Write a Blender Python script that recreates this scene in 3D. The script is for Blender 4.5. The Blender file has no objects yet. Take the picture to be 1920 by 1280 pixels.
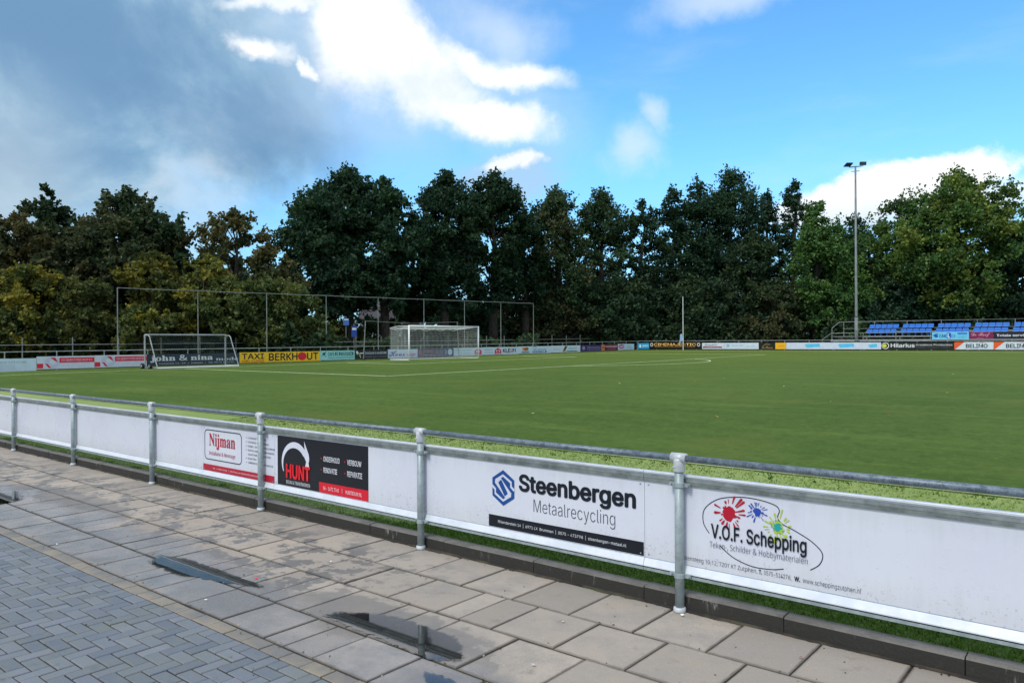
import bpy, bmesh, math, random, os
import numpy as np
from mathutils import Matrix, Vector

# ------------------------------------------------------------------ frame of the site
# world x runs along the near railing (to the right), y runs into the pitch, z is up
C = bpy.context.scene.collection
SC = bpy.context.scene
R = math.radians
YAW = 39.55                      # camera heading, degrees left of +y
CY, SY = 0.7711, 0.6367
EYE = 1.79

# ------------------------------------------------------------------ camera
cam = bpy.data.cameras.new('camera')
cam.sensor_width = 36.0
cam.lens = 27.0
cam.clip_start = 0.05
cam.clip_end = 6000
cam_o = bpy.data.objects.new('camera', cam)
C.objects.link(cam_o)
cam_o.matrix_world = (Matrix.Translation((0, 0, EYE)) @ Matrix.Rotation(R(YAW), 4, 'Z')
                      @ Matrix.Rotation(R(90), 4, 'X') @ Matrix.Rotation(R(-0.312), 4, 'Z'))
SC.camera = cam_o

def at(px, d):
    """ground position of something seen at photo column px, d metres straight ahead"""
    X = (px - 960) / 1440 * d
    return CY * X - SY * d, SY * X + CY * d

# ------------------------------------------------------------------ colour management
SC.view_settings.view_transform = 'Standard'
SC.view_settings.look = 'None'
SC.view_settings.exposure = 0.0
SC.view_settings.gamma = 1.0
SC.view_settings.use_curve_mapping = False

# ------------------------------------------------------------------ node helper
class G:
    def __init__(s, tree):
        s.t = tree; s.n = tree.nodes; s.l = tree.links
    def put(s, sock, v):
        if v is None: return
        if isinstance(v, bpy.types.NodeSocket): s.l.new(v, sock)
        elif isinstance(v, (tuple, list)) and len(v) == 3 and sock.type == 'RGBA': sock.default_value = (*v, 1)
        else: sock.default_value = v
    def m(s, op, a, b=None, c=None, clamp=False):
        n = s.n.new('ShaderNodeMath'); n.operation = op; n.use_clamp = clamp
        s.put(n.inputs[0], a); s.put(n.inputs[1], b); s.put(n.inputs[2], c)
        return n.outputs[0]
    def add(s, a, b): return s.m('ADD', a, b)
    def sub(s, a, b): return s.m('SUBTRACT', a, b)
    def mul(s, a, b): return s.m('MULTIPLY', a, b)
    def step(s, v, lo, hi, a=0.0, b=1.0):
        n = s.n.new('ShaderNodeMapRange'); n.interpolation_type = 'SMOOTHSTEP'
        s.put(n.inputs['Value'], v); s.put(n.inputs['From Min'], lo); s.put(n.inputs['From Max'], hi)
        s.put(n.inputs['To Min'], a); s.put(n.inputs['To Max'], b)
        return n.outputs[0]
    def mix(s, f, a, b, mode='MIX'):
        n = s.n.new('ShaderNodeMix'); n.data_type = 'RGBA'; n.blend_type = mode
        s.put(n.inputs[0], f); s.put(n.inputs[6], a); s.put(n.inputs[7], b)
        return n.outputs[2]
    def noise(s, vec, scale, detail=4, rough=0.55, dist=0.0, dim='3D'):
        n = s.n.new('ShaderNodeTexNoise'); n.noise_dimensions = dim
        s.put(n.inputs['Vector'], vec); n.inputs['Scale'].default_value = scale
        n.inputs['Detail'].default_value = detail; n.inputs['Roughness'].default_value = rough
        n.inputs['Distortion'].default_value = dist
        return n.outputs[0]
    def voro(s, vec, scale, feature='F1', rnd=1.0):
        n = s.n.new('ShaderNodeTexVoronoi'); n.feature = feature
        s.put(n.inputs['Vector'], vec); n.inputs['Scale'].default_value = scale
        n.inputs['Randomness'].default_value = rnd
        return n
    def sep(s, v):
        n = s.n.new('ShaderNodeSeparateXYZ'); s.put(n.inputs[0], v); return n.outputs
    def comb(s, x, y, z):
        n = s.n.new('ShaderNodeCombineXYZ')
        s.put(n.inputs[0], x); s.put(n.inputs[1], y); s.put(n.inputs[2], z); return n.outputs[0]
    def pos(s): return s.n.new('ShaderNodeNewGeometry').outputs['Position']
    def objc(s): return s.n.new('ShaderNodeTexCoord').outputs['Object']
    def rnd(s): return s.n.new('ShaderNodeObjectInfo').outputs['Random']
    def bump(s, h, strength=0.3, dist=0.01):
        n = s.n.new('ShaderNodeBump'); s.put(n.inputs['Height'], h)
        n.inputs['Strength'].default_value = strength; n.inputs['Distance'].default_value = dist
        return n.outputs[0]
    def ramp(s, f, stops):
        n = s.n.new('ShaderNodeValToRGB'); s.put(n.inputs[0], f)
        cr = n.color_ramp
        while len(cr.elements) < len(stops): cr.elements.new(0.5)
        for e, (p, c) in zip(cr.elements, stops):
            e.position = p; e.color = (*c, 1)
        return n.outputs[0]
    def hsv(s, col, h=0.5, sat=1.0, val=1.0):
        n = s.n.new('ShaderNodeHueSaturation'); s.put(n.inputs['Color'], col)
        s.put(n.inputs['Hue'], h); s.put(n.inputs['Saturation'], sat); s.put(n.inputs['Value'], val)
        return n.outputs[0]

def lin(c):
    """8-bit sRGB -> linear"""
    return tuple((x / 255 / 12.92 if x <= 10 else ((x / 255 + 0.055) / 1.055) ** 2.4) for x in c)

# ------------------------------------------------------------------ sky and light
SUN_EL = 52.0
SUN_AZ = YAW + 180 - 38          # degrees counter-clockwise from +y: behind the camera, to its left
sun_dir = Vector((-math.sin(R(SUN_AZ)) * math.cos(R(SUN_EL)), math.cos(R(SUN_AZ)) * math.cos(R(SUN_EL)), math.sin(R(SUN_EL))))

world = bpy.data.worlds.new('World')
SC.world = world
world.use_nodes = True
g = G(world.node_tree); g.n.clear()
sky = g.n.new('ShaderNodeTexSky'); sky.sky_type = 'NISHITA'; sky.sun_disc = False
sky.sun_elevation = R(SUN_EL)
sky.sun_rotation = math.atan2(sun_dir.x, sun_dir.y)
sky.altitude = 10; sky.air_density = 1.0; sky.dust_density = 0.6; sky.ozone_density = 2.0
gen = g.n.new('ShaderNodeTexCoord').outputs['Generated']
vr = g.n.new('ShaderNodeVectorRotate'); vr.rotation_type = 'Z_AXIS'; vr.inputs['Angle'].default_value = R(-YAW)
g.l.new(gen, vr.inputs['Vector'])
d = vr.outputs[0]
dx, dy, dz = g.sep(d)
az = g.mul(g.m('ARCTAN2', dx, dy), 57.29578)
el = g.mul(g.m('ARCSINE', dz), 57.29578)

def azel(px, py):
    h = math.hypot(1440, px - 960)
    return math.degrees(math.atan2(px - 960, 1440)), math.degrees(math.atan2(639.5 - py, h))

w1 = g.sub(g.noise(d, 7.0, 8, 0.62), 0.5)          # billows
w3 = g.sub(g.noise(d, 19.0, 6, 0.65), 0.5)
def shifted(k):
    n = g.n.new('ShaderNodeVectorMath'); n.operation = 'ADD'; g.l.new(d, n.inputs[0]); n.inputs[1].default_value = (k, k * 1.7, -k)
    return n.outputs[0]
waz = g.sub(g.noise(shifted(3.1), 5.5, 7, 0.62), 0.5)
wel = g.sub(g.noise(shifted(7.7), 5.5, 7, 0.62), 0.5)
azw = g.add(az, g.mul(waz, 9.0)); elw = g.add(el, g.mul(wel, 6.0))

def blob(px, py, rx, ry, rot, soft=0.35, wob=1.2, fine=0.5):
    """cloud puff round the sky direction seen at photo pixel (px, py); radii in degrees"""
    a0, e0 = azel(px, py)
    ax = g.sub(azw, a0); ey = g.sub(elw, e0)
    c, s = math.cos(R(rot)), math.sin(R(rot))
    qx = g.mul(g.add(g.mul(ax, c), g.mul(ey, s)), 1 / rx)
    qy = g.mul(g.sub(g.mul(ey, c), g.mul(ax, s)), 1 / ry)
    r = g.m('SQRT', g.add(g.mul(qx, qx), g.mul(qy, qy)))
    r = g.add(r, g.add(g.mul(w1, wob), g.mul(w3, fine)))
    return g.step(r, 1 + soft, 1 - soft)
def union(*bs):
    v = bs[0]
    for b in bs[1:]: v = g.m('MAXIMUM', v, b)
    return v

blue = g.mix(1.0, sky.outputs[0], (0.62, 0.98, 1.16), 'MULTIPLY')
blue = g.hsv(blue, 0.5, 1.04, 2.2)
# pale band low over the trees
hz = g.step(el, 15.0, 3.0)
blue = g.mix(g.mul(hz, 0.55), blue, (3.0, 6.3, 10.0))
# broken cloud over the whole sky, thinner where the photograph looks blue
front = g.step(g.m('ABSOLUTE', az), 48.0, 34.0)
gen_n = g.noise(d, 2.3, 8, 0.6, 0.3)
cover = g.mul(g.step(gen_n, 0.36, 0.52), g.sub(1.0, g.mul(front, g.step(el, 48.0, 30.0))))
shade = g.step(g.noise(d, 4.0, 6, 0.55), 0.35, 0.65)
col = g.mix(g.mul(cover, 0.85), blue, g.mix(shade, (5.6, 6.0, 6.6), (11.6, 11.4, 11.2)))
# thin veil in the blue part
veil = g.mul(g.step(g.noise(g.comb(g.mul(az, 0.03), g.mul(el, 0.12), 0.3), 2.2, 6, 0.6), 0.5, 0.8), 0.16)
col = g.mix(veil, col, (8.5, 9.4, 10.3))
# grey-blue rain cloud on the left
G1 = union(blob(210, 60, 15, 11, 0, 0.5, 0.9, 0.25), blob(60, 220, 13, 9.5, 0, 0.5, 0.9, 0.25),
           blob(430, 200, 8.0, 6.0, -15, 0.5, 0.9, 0.25), blob(-300, 120, 18, 16, 0, 0.5, 0.8, 0.2))
tone = g.step(g.add(g.noise(d, 4.2, 7, 0.58, 0.5), g.add(g.mul(w3, 0.14), g.mul(w1, 0.25))), 0.34, 0.64)
gcol = g.ramp(tone, [(0.0, (1.9, 3.6, 5.7)), (0.40, (2.8, 4.7, 6.6)), (0.70, (3.9, 5.8, 7.5)), (1.0, (5.8, 7.1, 8.2))])
gcol = g.mix(g.mul(g.mul(g.step(az, -26.0, -34.0), g.step(el, 20.0, 9.0)), 0.6), gcol, (5.4, 6.5, 7.4))
col = g.mix(g.mul(G1, 0.97), col, gcol)
# dark belly of the rain cloud
belly = union(blob(450, 235, 5.5, 2.6, -12, 0.6, 1.0, 0.3), blob(300, 175, 6, 2.0, -10, 0.6, 1.0, 0.3), blob(150, 60, 8, 2.4, 8, 0.7, 1.0, 0.3))
col = g.mix(g.mul(belly, 0.5), col, (1.7, 3.2, 5.4))
# bright broken edge and the white cloud
W = union(blob(690, 30, 3.7, 4.7, 0, 0.42, 1.1, 0.7), blob(770, 122, 5.2, 2.7, -35, 0.42, 1.1, 0.7),
          blob(890, 212, 4.6, 1.35, -16, 0.42, 1.0, 0.7), blob(920, 120, 4.6, 0.9, -14, 0.6, 0.8, 0.7),
          blob(540, 4, 3.2, 0.45, 3, 0.7, 0.8, 0.6), blob(478, 78, 1.5, 0.7, -8, 0.6, 0.9, 0.7),
          blob(560, 115, 1.0, 0.3, -30, 0.7, 0.7, 0.6))
halo = union(blob(700, 110, 8.5, 6.0, -30, 0.55, 0.7, 0.3), blob(880, 180, 8.0, 3.2, -22, 0.6, 0.7, 0.3))
col = g.mix(g.mul(halo, 0.42), col, (6.4, 8.2, 10.2))
wt = g.step(g.add(g.noise(d, 9.0, 6, 0.6), g.mul(w3, 0.2)), 0.3, 0.62)
col = g.mix(W, col, g.mix(wt, (8.6, 9.5, 10.4), (12.0, 12.0, 12.0)))
# small cloud over the tall trees
S = blob(960, 335, 3.6, 1.9, 0, 0.35, 0.8, 0.4)
col = g.mix(g.mul(S, 0.75), col, (4.7, 6.6, 8.6))
S2 = union(blob(955, 302, 1.7, 0.55, 2, 0.45, 0.7, 0.7), blob(1000, 306, 1.0, 0.5, -10, 0.45, 0.7, 0.7))
col = g.mix(g.mul(S2, 0.9), col, (10.2, 10.6, 11.0))
# wisps
wsp = union(blob(1185, 285, 2.0, 1.4, 30, 0.8, 1.3, 0.8), blob(1225, 222, 1.3, 1.0, -30, 0.8, 1.3, 0.8),
            blob(1350, 12, 4.0, 1.1, 5, 0.8, 1.2, 0.8), blob(940, 40, 3.0, 2.0, 0, 0.9, 1.0, 0.6))
col = g.mix(g.mul(wsp, 0.62), col, (8.2, 9.4, 10.6))
# cumulus low on the right
Q = union(blob(1640, 352, 4.4, 1.25, 10, 0.24, 0.9, 0.6), blob(1780, 326, 3.4, 1.3, 3, 0.24, 0.9, 0.6),
          blob(1570, 392, 4.4, 1.1, 4, 0.35, 0.8, 0.5), blob(1884, 318, 0.5, 0.35, 0, 0.3, 0.5, 0.3), blob(1720, 385, 5.6, 1.5, 0, 0.4, 0.6, 0.4))
qsh = g.mul(g.step(g.add(el, g.mul(w1, 4.0)), 11.0, 7.0), 0.75)
col = g.mix(Q, col, g.mix(qsh, (11.6, 11.7, 11.8), (5.6, 7.6, 9.4)))
# under the horizon: plain ground tone
col = g.mix(g.step(el, 0.0, -3.0), col, (0.9, 1.0, 0.7))
bg = g.n.new('ShaderNodeBackground'); bg.inputs['Strength'].default_value = 0.1
g.l.new(col, bg.inputs['Color'])
wo = g.n.new('ShaderNodeOutputWorld'); g.l.new(bg.outputs[0], wo.inputs['Surface'])
world.cycles.sampling_method = 'MANUAL'; world.cycles.sample_map_resolution = 512

sun = bpy.data.lights.new('sun', 'SUN'); sun.energy = 2.2; sun.angle = R(14); sun.color = (1.0, 0.95, 0.88)
sun_o = bpy.data.objects.new('sun', sun); C.objects.link(sun_o)
sun_o.rotation_mode = 'QUATERNION'; sun_o.rotation_quaternion = sun_dir.to_track_quat('Z', 'Y')

# ------------------------------------------------------------------ mesh helpers
def link(o, parent=None):
    C.objects.link(o)
    if parent is not None: o.parent = parent
    return o
def new_mesh(name, verts, faces, mats=None, smooth=False, mi=None):
    me = bpy.data.meshes.new(name)
    me.from_pydata([tuple(v) for v in verts], [], [tuple(f) for f in faces])
    if mats is not None:
        for mm in (mats if isinstance(mats, (list, tuple)) else [mats]): me.materials.append(mm)
    if mi is not None: me.polygons.foreach_set('material_index', mi)
    if smooth: me.polygons.foreach_set('use_smooth', [True] * len(me.polygons))
    me.update()
    return me
def ob(name, me, parent=None, loc=(0, 0, 0), rz=0.0):
    o = bpy.data.objects.new(name, me); o.location = loc; o.rotation_euler = (0, 0, rz)
    return link(o, parent)
def tag(o, label, cat, group=None):
    o['label'] = label; o['category'] = cat
    if group: o['group'] = group
    return o
def empty(name, loc=(0, 0, 0), rz=0.0):
    o = bpy.data.objects.new(name, None); o.location = loc; o.rotation_euler = (0, 0, rz); o.empty_display_size = 0.2
    return link(o)

class MB:
    """collects shapes into one mesh"""
    def __init__(s): s.v = []; s.f = []; s.i = []; s.cur = 0
    def add(s, v, f):
        k = len(s.v); s.v += [tuple(p) for p in v]; s.f += [tuple(k + q for q in ff) for ff in f]; s.i += [s.cur] * len(f)
    def box(s, x0, y0, z0, x1, y1, z1):
        s.add([(x0, y0, z0), (x1, y0, z0), (x1, y1, z0), (x0, y1, z0), (x0, y0, z1), (x1, y0, z1), (x1, y1, z1), (x0, y1, z1)],
              [(0, 3, 2, 1), (4, 5, 6, 7), (0, 1, 5, 4), (1, 2, 6, 5), (2, 3, 7, 6), (3, 0, 4, 7)])
    def bbox(s, x0, y0, z0, x1, y1, z1, b=0.004):
        """box with chamfered top edges"""
        v = [(x0, y0, z0), (x1, y0, z0), (x1, y1, z0), (x0, y1, z0),
             (x0, y0, z1 - b), (x1, y0, z1 - b), (x1, y1, z1 - b), (x0, y1, z1 - b),
             (x0 + b, y0 + b, z1), (x1 - b, y0 + b, z1), (x1 - b, y1 - b, z1), (x0 + b, y1 - b, z1)]
        s.add(v, [(0, 3, 2, 1), (8, 9, 10, 11)] + [(i, (i + 1) % 4, 4 + (i + 1) % 4, 4 + i) for i in range(4)]
              + [(4 + i, 4 + (i + 1) % 4, 8 + (i + 1) % 4, 8 + i) for i in range(4)])
    def tube(s, pts, r, n=8, cap=True):
        pts = [Vector(p) for p in pts]
        rs = r if isinstance(r, (list, tuple)) else [r] * len(pts)
        k = len(s.v); ref = None
        for j, p in enumerate(pts):
            t = (pts[min(j + 1, len(pts) - 1)] - pts[max(j - 1, 0)]).normalized()
            if ref is None: ref = Vector((0, 0, 1)) if abs(t.z) < 0.9 else Vector((1, 0, 0))
            a = t.cross(ref)
            a = a.normalized() if a.length > 1e-6 else Vector((1, 0, 0))
            b = t.cross(a).normalized(); ref = -b if False else ref
            for q in range(n):
                w = 2 * math.pi * q / n
                s.v.append(tuple(p + (a * math.cos(w) + b * math.sin(w)) * rs[j]))
        m0 = len(s.f)
        for j in range(len(pts) - 1):
            for q in range(n):
                a0 = k + j * n + q; a1 = k + j * n + (q + 1) % n
                s.f.append((a0, a1, a1 + n, a0 + n))
        if cap:
            s.f.append(tuple(k + q for q in range(n))[::-1]); s.f.append(tuple(k + (len(pts) - 1) * n + q for q in range(n)))
        s.i += [s.cur] * (len(s.f) - m0)
    def lathe(s, prof, n=16, cx=0, cy=0):
        k = len(s.v)
        for (r, z) in prof:
            for q in range(n):
                w = 2 * math.pi * q / n; s.v.append((cx + r * math.cos(w), cy + r * math.sin(w), z))
        m0 = len(s.f)
        for j in range(len(prof) - 1):
            for q in range(n):
                a0 = k + j * n + q; a1 = k + j * n + (q + 1) % n
                s.f.append((a0, a1, a1 + n, a0 + n))
        s.f.append(tuple(k + q for q in range(n))[::-1]); s.f.append(tuple(k + (len(prof) - 1) * n + q for q in range(n)))
        s.i += [s.cur] * (len(s.f) - m0)
    def extrude_x(s, prof, x0, x1):
        """closed profile of (y, z) swept along x"""
        n = len(prof)
        s.add([(x0, y, z) for y, z in prof] + [(x1, y, z) for y, z in prof],
              [(i, (i + 1) % n, n + (i + 1) % n, n + i) for i in range(n)] + [tuple(range(n))[::-1], tuple(range(n, 2 * n))])
    def mesh(s, name, mats, smooth=False):
        return new_mesh(name, s.v, s.f, mats, smooth, s.i if isinstance(mats, (list, tuple)) else None)
    def build(s, name, mats, parent=None, loc=(0, 0, 0), rz=0.0, smooth=False):
        me = s.mesh(name, mats, smooth)
        if smooth:
            for p in me.polygons:
                if len(p.vertices) > 4: p.use_smooth = False
        return ob(name, me, parent, loc, rz)

# ------------------------------------------------------------------ materials
def mat(name):
    m = bpy.data.materials.new(name); m.use_nodes = True
    gg = G(m.node_tree); gg.n.clear()
    b = gg.n.new('ShaderNodeBsdfPrincipled'); o = gg.n.new('ShaderNodeOutputMaterial')
    gg.l.new(b.outputs[0], o.inputs['Surface'])
    gg.b = b; gg.o = o; gg.mat = m
    return gg
def setp(gg, **kw):
    names = dict(col='Base Color', rough='Roughness', metal='Metallic', normal='Normal', spec='Specular IOR Level', alpha='Alpha')
    for k, v in kw.items(): gg.put(gg.b.inputs[names[k]], v)

def flat_mat(name, rgb, rough=0.4, metal=0.0, var=0.06, scale=3.0):
    gg = mat(name)
    c = lin(rgb)
    n = gg.noise(gg.objc(), scale, 5, 0.6)
    k = gg.step(n, 0.3, 0.7, 1 - var, 1 + var)
    cc = gg.mix(1.0, c, gg.comb(k, k, k), 'MULTIPLY')
    setp(gg, col=cc, rough=rough, metal=metal)
    return gg.mat
_pm = {}
def paint(rgb, rough=0.35):
    key = (tuple(rgb), rough)
    if key not in _pm: _pm[key] = flat_mat('paint_%d_%d_%d' % tuple(rgb), rgb, rough)
    return _pm[key]

def panel_mat():
    gg = mat('white_panel')
    p = gg.pos()
    n = gg.noise(p, 1.3, 5, 0.6)
    x, y, z = gg.sep(p)
    streak = gg.noise(gg.comb(gg.mul(x, 22.0), y, gg.mul(z, 1.2)), 1.0, 5, 0.65)
    dirt = gg.mul(gg.step(streak, 0.55, 0.85), gg.step(n, 0.35, 0.7))
    spots = gg.step(gg.noise(p, 90.0, 2, 0.5), 0.70, 0.76)
    c = gg.mix(gg.step(n, 0.3, 0.7), lin((210, 213, 225)), lin((214, 218, 226)))
    c = gg.mix(gg.mul(dirt, 0.18), c, lin((150, 152, 145)))
    c = gg.mix(gg.mul(gg.mul(spots, gg.step(n, 0.45, 0.6)), 0.35), c, lin((110, 110, 100)))
    spl = gg.mul(gg.step(gg.noise(p, 55.0, 3, 0.6), 0.60, 0.68), gg.step(gg.add(z, gg.mul(gg.sub(n, 0.5), 0.5)), 0.55, 0.30))
    c = gg.mix(gg.mul(spl, 0.5), c, lin((116, 108, 92)))
    film = gg.step(gg.add(z, gg.mul(gg.sub(streak, 0.5), 0.35)), 0.50, 0.28)
    c = gg.mix(gg.mul(film, 0.16), c, lin((150, 146, 126)))
    top = gg.step(gg.add(z, gg.mul(gg.sub(streak, 0.5), 0.30)), 0.70, 0.84)
    c = gg.mix(gg.mul(top, 0.12), c, lin((138, 146, 138)))
    setp(gg, col=c, rough=gg.step(n, 0.3, 0.7, 0.22, 0.36), normal=gg.bump(gg.noise(p, 2.2, 3, 0.5), 0.25, 0.02))
    return gg.mat
PANEL = panel_mat()

def metal_mat(name, a, b, rough, metal, scale=14.0, drops=False):
    gg = mat(name)
    p = gg.pos()
    v = gg.voro(p, scale * 4, 'F1'); n = gg.noise(p, scale, 5, 0.65)
    f = gg.step(gg.add(gg.mul(n, 0.75), gg.mul(v.outputs['Color'] if False else gg.noise(p, scale * 5, 2, 0.5), 0.25)), 0.35, 0.65)
    c = gg.mix(f, lin(a), lin(b))
    rr = gg.step(n, 0.3, 0.7, rough - 0.1, rough + 0.12)
    if drops:
        dn = gg.voro(p, 120.0); dd = gg.step(dn.outputs['Distance'], 0.34, 0.2)
        c = gg.mix(gg.mul(dd, 0.35), c, lin((190, 200, 210)))
        setp(gg, normal=gg.bump(dd, 0.6, 0.003))
    else:
        setp(gg, normal=gg.bump(n, 0.08, 0.002))
    setp(gg, col=c, rough=rr, metal=metal)
    return gg.mat
GALV = metal_mat('galvanised_steel', (138, 152, 154), (164, 176, 178), 0.5, 0.25)
RAIL = metal_mat('weathered_rail', (80, 93, 104), (124, 138, 148), 0.45, 0.35, 26.0, True)
FIT = metal_mat('cast_fitting', (178, 184, 186), (204, 208, 210), 0.5, 0.15, 20.0)
ALU = metal_mat('aluminium_profile', (208, 214, 220), (220, 225, 230), 0.38, 0.2, 5.0)
ALUD = metal_mat('aluminium_groove', (98, 106, 104), (132, 140, 138), 0.5, 0.2, 9.0)
BLACKM = flat_mat('dark_groove', (28, 32, 36), 0.6)  # dark colour for the groove line under the bottom ledge
FARGALV = metal_mat('far_galvanised', (134, 142, 142), (164, 170, 170), 0.5, 0.15, 3.0)
DULLGALV = metal_mat('dull_galvanised', (108, 116, 112), (140, 146, 140), 0.6, 0.1, 3.0)
WHITEM = flat_mat('white_lacquer', (232, 234, 236), 0.35)

def wet_mask(gg, p):
    """standing damp along the gutter between slabs and clinkers, drier outward; hard edged damp patches on the slabs"""
    x, y, z = gg.sep(p)
    n1 = gg.noise(p, 1.1, 6, 0.62); n2 = gg.noise(p, 3.4, 6, 0.68); n3 = gg.noise(p, 11.0, 4, 0.6)
    yy = gg.add(y, gg.add(gg.mul(gg.sub(n1, 0.5), 0.9), gg.mul(gg.sub(n2, 0.5), 0.35)))
    far = gg.step(x, -3.6, -6.6)                      # the sheet of water widens towards the far end
    hi = gg.add(3.02, gg.mul(far, 0.38))
    band = gg.mul(gg.step(yy, 2.45, 2.7), gg.step(yy, gg.add(hi, 0.14), gg.sub(hi, 0.06)))
    d = gg.add(gg.mul(n2, 0.7), gg.mul(n3, 0.3))
    halo = None
    for (cx, cyy, rx, ry) in ((-3.75, 3.18, 0.95, 0.34), (-6.15, 3.08, 0.95, 0.26), (-9.6, 3.35, 1.6, 0.42), (-3.2, 2.85, 0.5, 0.2)):
        qx = gg.mul(gg.sub(x, cx), 1 / rx); qy = gg.mul(gg.sub(y, cyy), 1 / ry)
        rr_ = gg.add(gg.m('SQRT', gg.add(gg.mul(qx, qx), gg.mul(qy, qy))), gg.add(gg.mul(gg.sub(n2, 0.5), 1.5), gg.mul(gg.sub(n1, 0.5), 0.8)))
        h_ = gg.step(rr_, 1.12, 0.98)
        halo = h_ if halo is None else gg.m('MAXIMUM', halo, h_)
    damp = gg.mul(gg.step(d, 0.515, 0.528), gg.mul(gg.step(x, -3.7, -5.0), gg.step(y, 4.62, 4.2)))
    damp = gg.m('MAXIMUM', damp, gg.mul(halo, 0.8))
    return band, damp, n1, n2, n3

def slab_mat():
    gg = mat('concrete_slab')
    p = gg.pos()
    band, damp, n1, n2, n3 = wet_mask(gg, p)
    r = gg.rnd()
    base = gg.mix(r, lin((150, 141, 130)), lin((177, 166, 152)))
    base = gg.mix(gg.step(n2, 0.35, 0.7), base, lin((152, 146, 138)))
    base = gg.mix(gg.mul(gg.step(n1, 0.5, 0.75), 0.35), base, lin((172, 155, 136)))
    grain = gg.noise(p, 160.0, 3, 0.7)
    base = gg.mix(gg.mul(gg.step(grain, 0.45, 0.75), 0.35), base, lin((92, 88, 84)))
    base = gg.mix(gg.mul(gg.step(gg.noise(p, 75.0, 2, 0.5), 0.66, 0.72), 0.5), base, lin((196, 190, 180)))
    dirty = gg.step(gg.noise(p, 6.0, 6, 0.7), 0.56, 0.72)
    base = gg.mix(gg.mul(dirty, 0.3), base, lin((86, 80, 70)))
    # grime collecting along slab edges
    ox, oy, oz = gg.sep(gg.n.new('ShaderNodeTexCoord').outputs['Generated'])
    e = gg.m('MAXIMUM', gg.m('ABSOLUTE', gg.sub(ox, 0.5)), gg.m('ABSOLUTE', gg.sub(oy, 0.5)))
    edge = gg.step(gg.add(e, gg.mul(gg.sub(n3, 0.5), 0.05)), 0.462, 0.5)
    base = gg.mix(gg.mul(edge, 0.55), base, lin((74, 68, 60)))
    dark = gg.mix(1.0, base, (0.56, 0.59, 0.63), 'MULTIPLY')
    c = gg.mix(damp, base, dark)
    c = gg.mix(band, c, gg.mix(1.0, base, gg.mix(gg.step(n1, 0.42, 0.6), (0.60, 0.64, 0.70), (0.88, 0.91, 0.97)), 'MULTIPLY'))
    ro = gg.add(0.86, gg.add(gg.mul(damp, -0.36), gg.mul(band, gg.step(n2, 0.38, 0.62, -0.62, -0.38))))
    ro = gg.m('MAXIMUM', ro, gg.step(n3, 0.3, 0.7, 0.16, 0.3))
    setp(gg, col=c, rough=ro, normal=gg.bump(gg.add(gg.mul(grain, 0.5), n3), 0.22, 0.004))
    return gg.mat
SLAB = slab_mat()

def clinker_mat(name, a, b, cc):
    gg = mat(name)
    p = gg.pos()
    band, damp, n1, n2, n3 = wet_mask(gg, p)
    r = gg.rnd()
    pick = gg.noise(gg.comb(gg.mul(gg.m('FLOOR', gg.mul(gg.sep(p)[0], 9.0)), 0.37), gg.mul(gg.m('FLOOR', gg.mul(gg.sep(p)[1], 9.0)), 0.61), 0.0), 3.0, 1)
    base = gg.mix(r, lin(a), lin(b))
    base = gg.mix(gg.step(n2, 0.4, 0.7, 0.0, 0.7), base, lin(cc))
    grain = gg.noise(p, 210.0, 3, 0.7)
    base = gg.mix(gg.mul(gg.step(grain, 0.45, 0.75), 0.35), base, lin((62, 64, 66)))
    dampc = gg.step(gg.add(gg.mul(n2, 0.6), gg.mul(n3, 0.4)), 0.56, 0.575)
    dampc = gg.mul(dampc, gg.step(n1, 0.46, 0.54))
    c = gg.mix(gg.mul(dampc, 0.45), base, gg.mix(1.0, base, (0.6, 0.66, 0.72), 'MULTIPLY'))
    c = gg.mix(band, c, gg.mix(1.0, base, (0.72, 0.75, 0.8), 'MULTIPLY'))
    ro = gg.add(0.58, gg.add(gg.mul(dampc, -0.16), gg.mul(band, -0.3)))
    ro = gg.m('MAXIMUM', ro, 0.18)
    setp(gg, col=c, rough=ro, normal=gg.bump(gg.add(gg.mul(grain, 0.5), n3), 0.3, 0.004))
    return gg.mat
CLINK = clinker_mat('blue_grey_clinker', (100, 108, 118), (126, 131, 138), (116, 122, 114))
CREAM = clinker_mat('cream_clinker', (136, 128, 116), (158, 146, 124), (122, 120, 114))

def joint_mat():
    gg = mat('joint_soil'); p = gg.pos()
    n = gg.noise(p, 4.0, 5, 0.6)
    c = gg.mix(gg.step(n, 0.4, 0.65), lin((44, 40, 36)), lin((78, 70, 56)))
    c = gg.mix(gg.mul(gg.step(gg.noise(p, 2.0, 3), 0.55, 0.68), 0.6), c, lin((64, 74, 42)))
    setp(gg, col=c, rough=0.95, normal=gg.bump(gg.noise(p, 120.0, 3), 0.5, 0.01))
    return gg.mat
JOINT = joint_mat()

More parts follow.
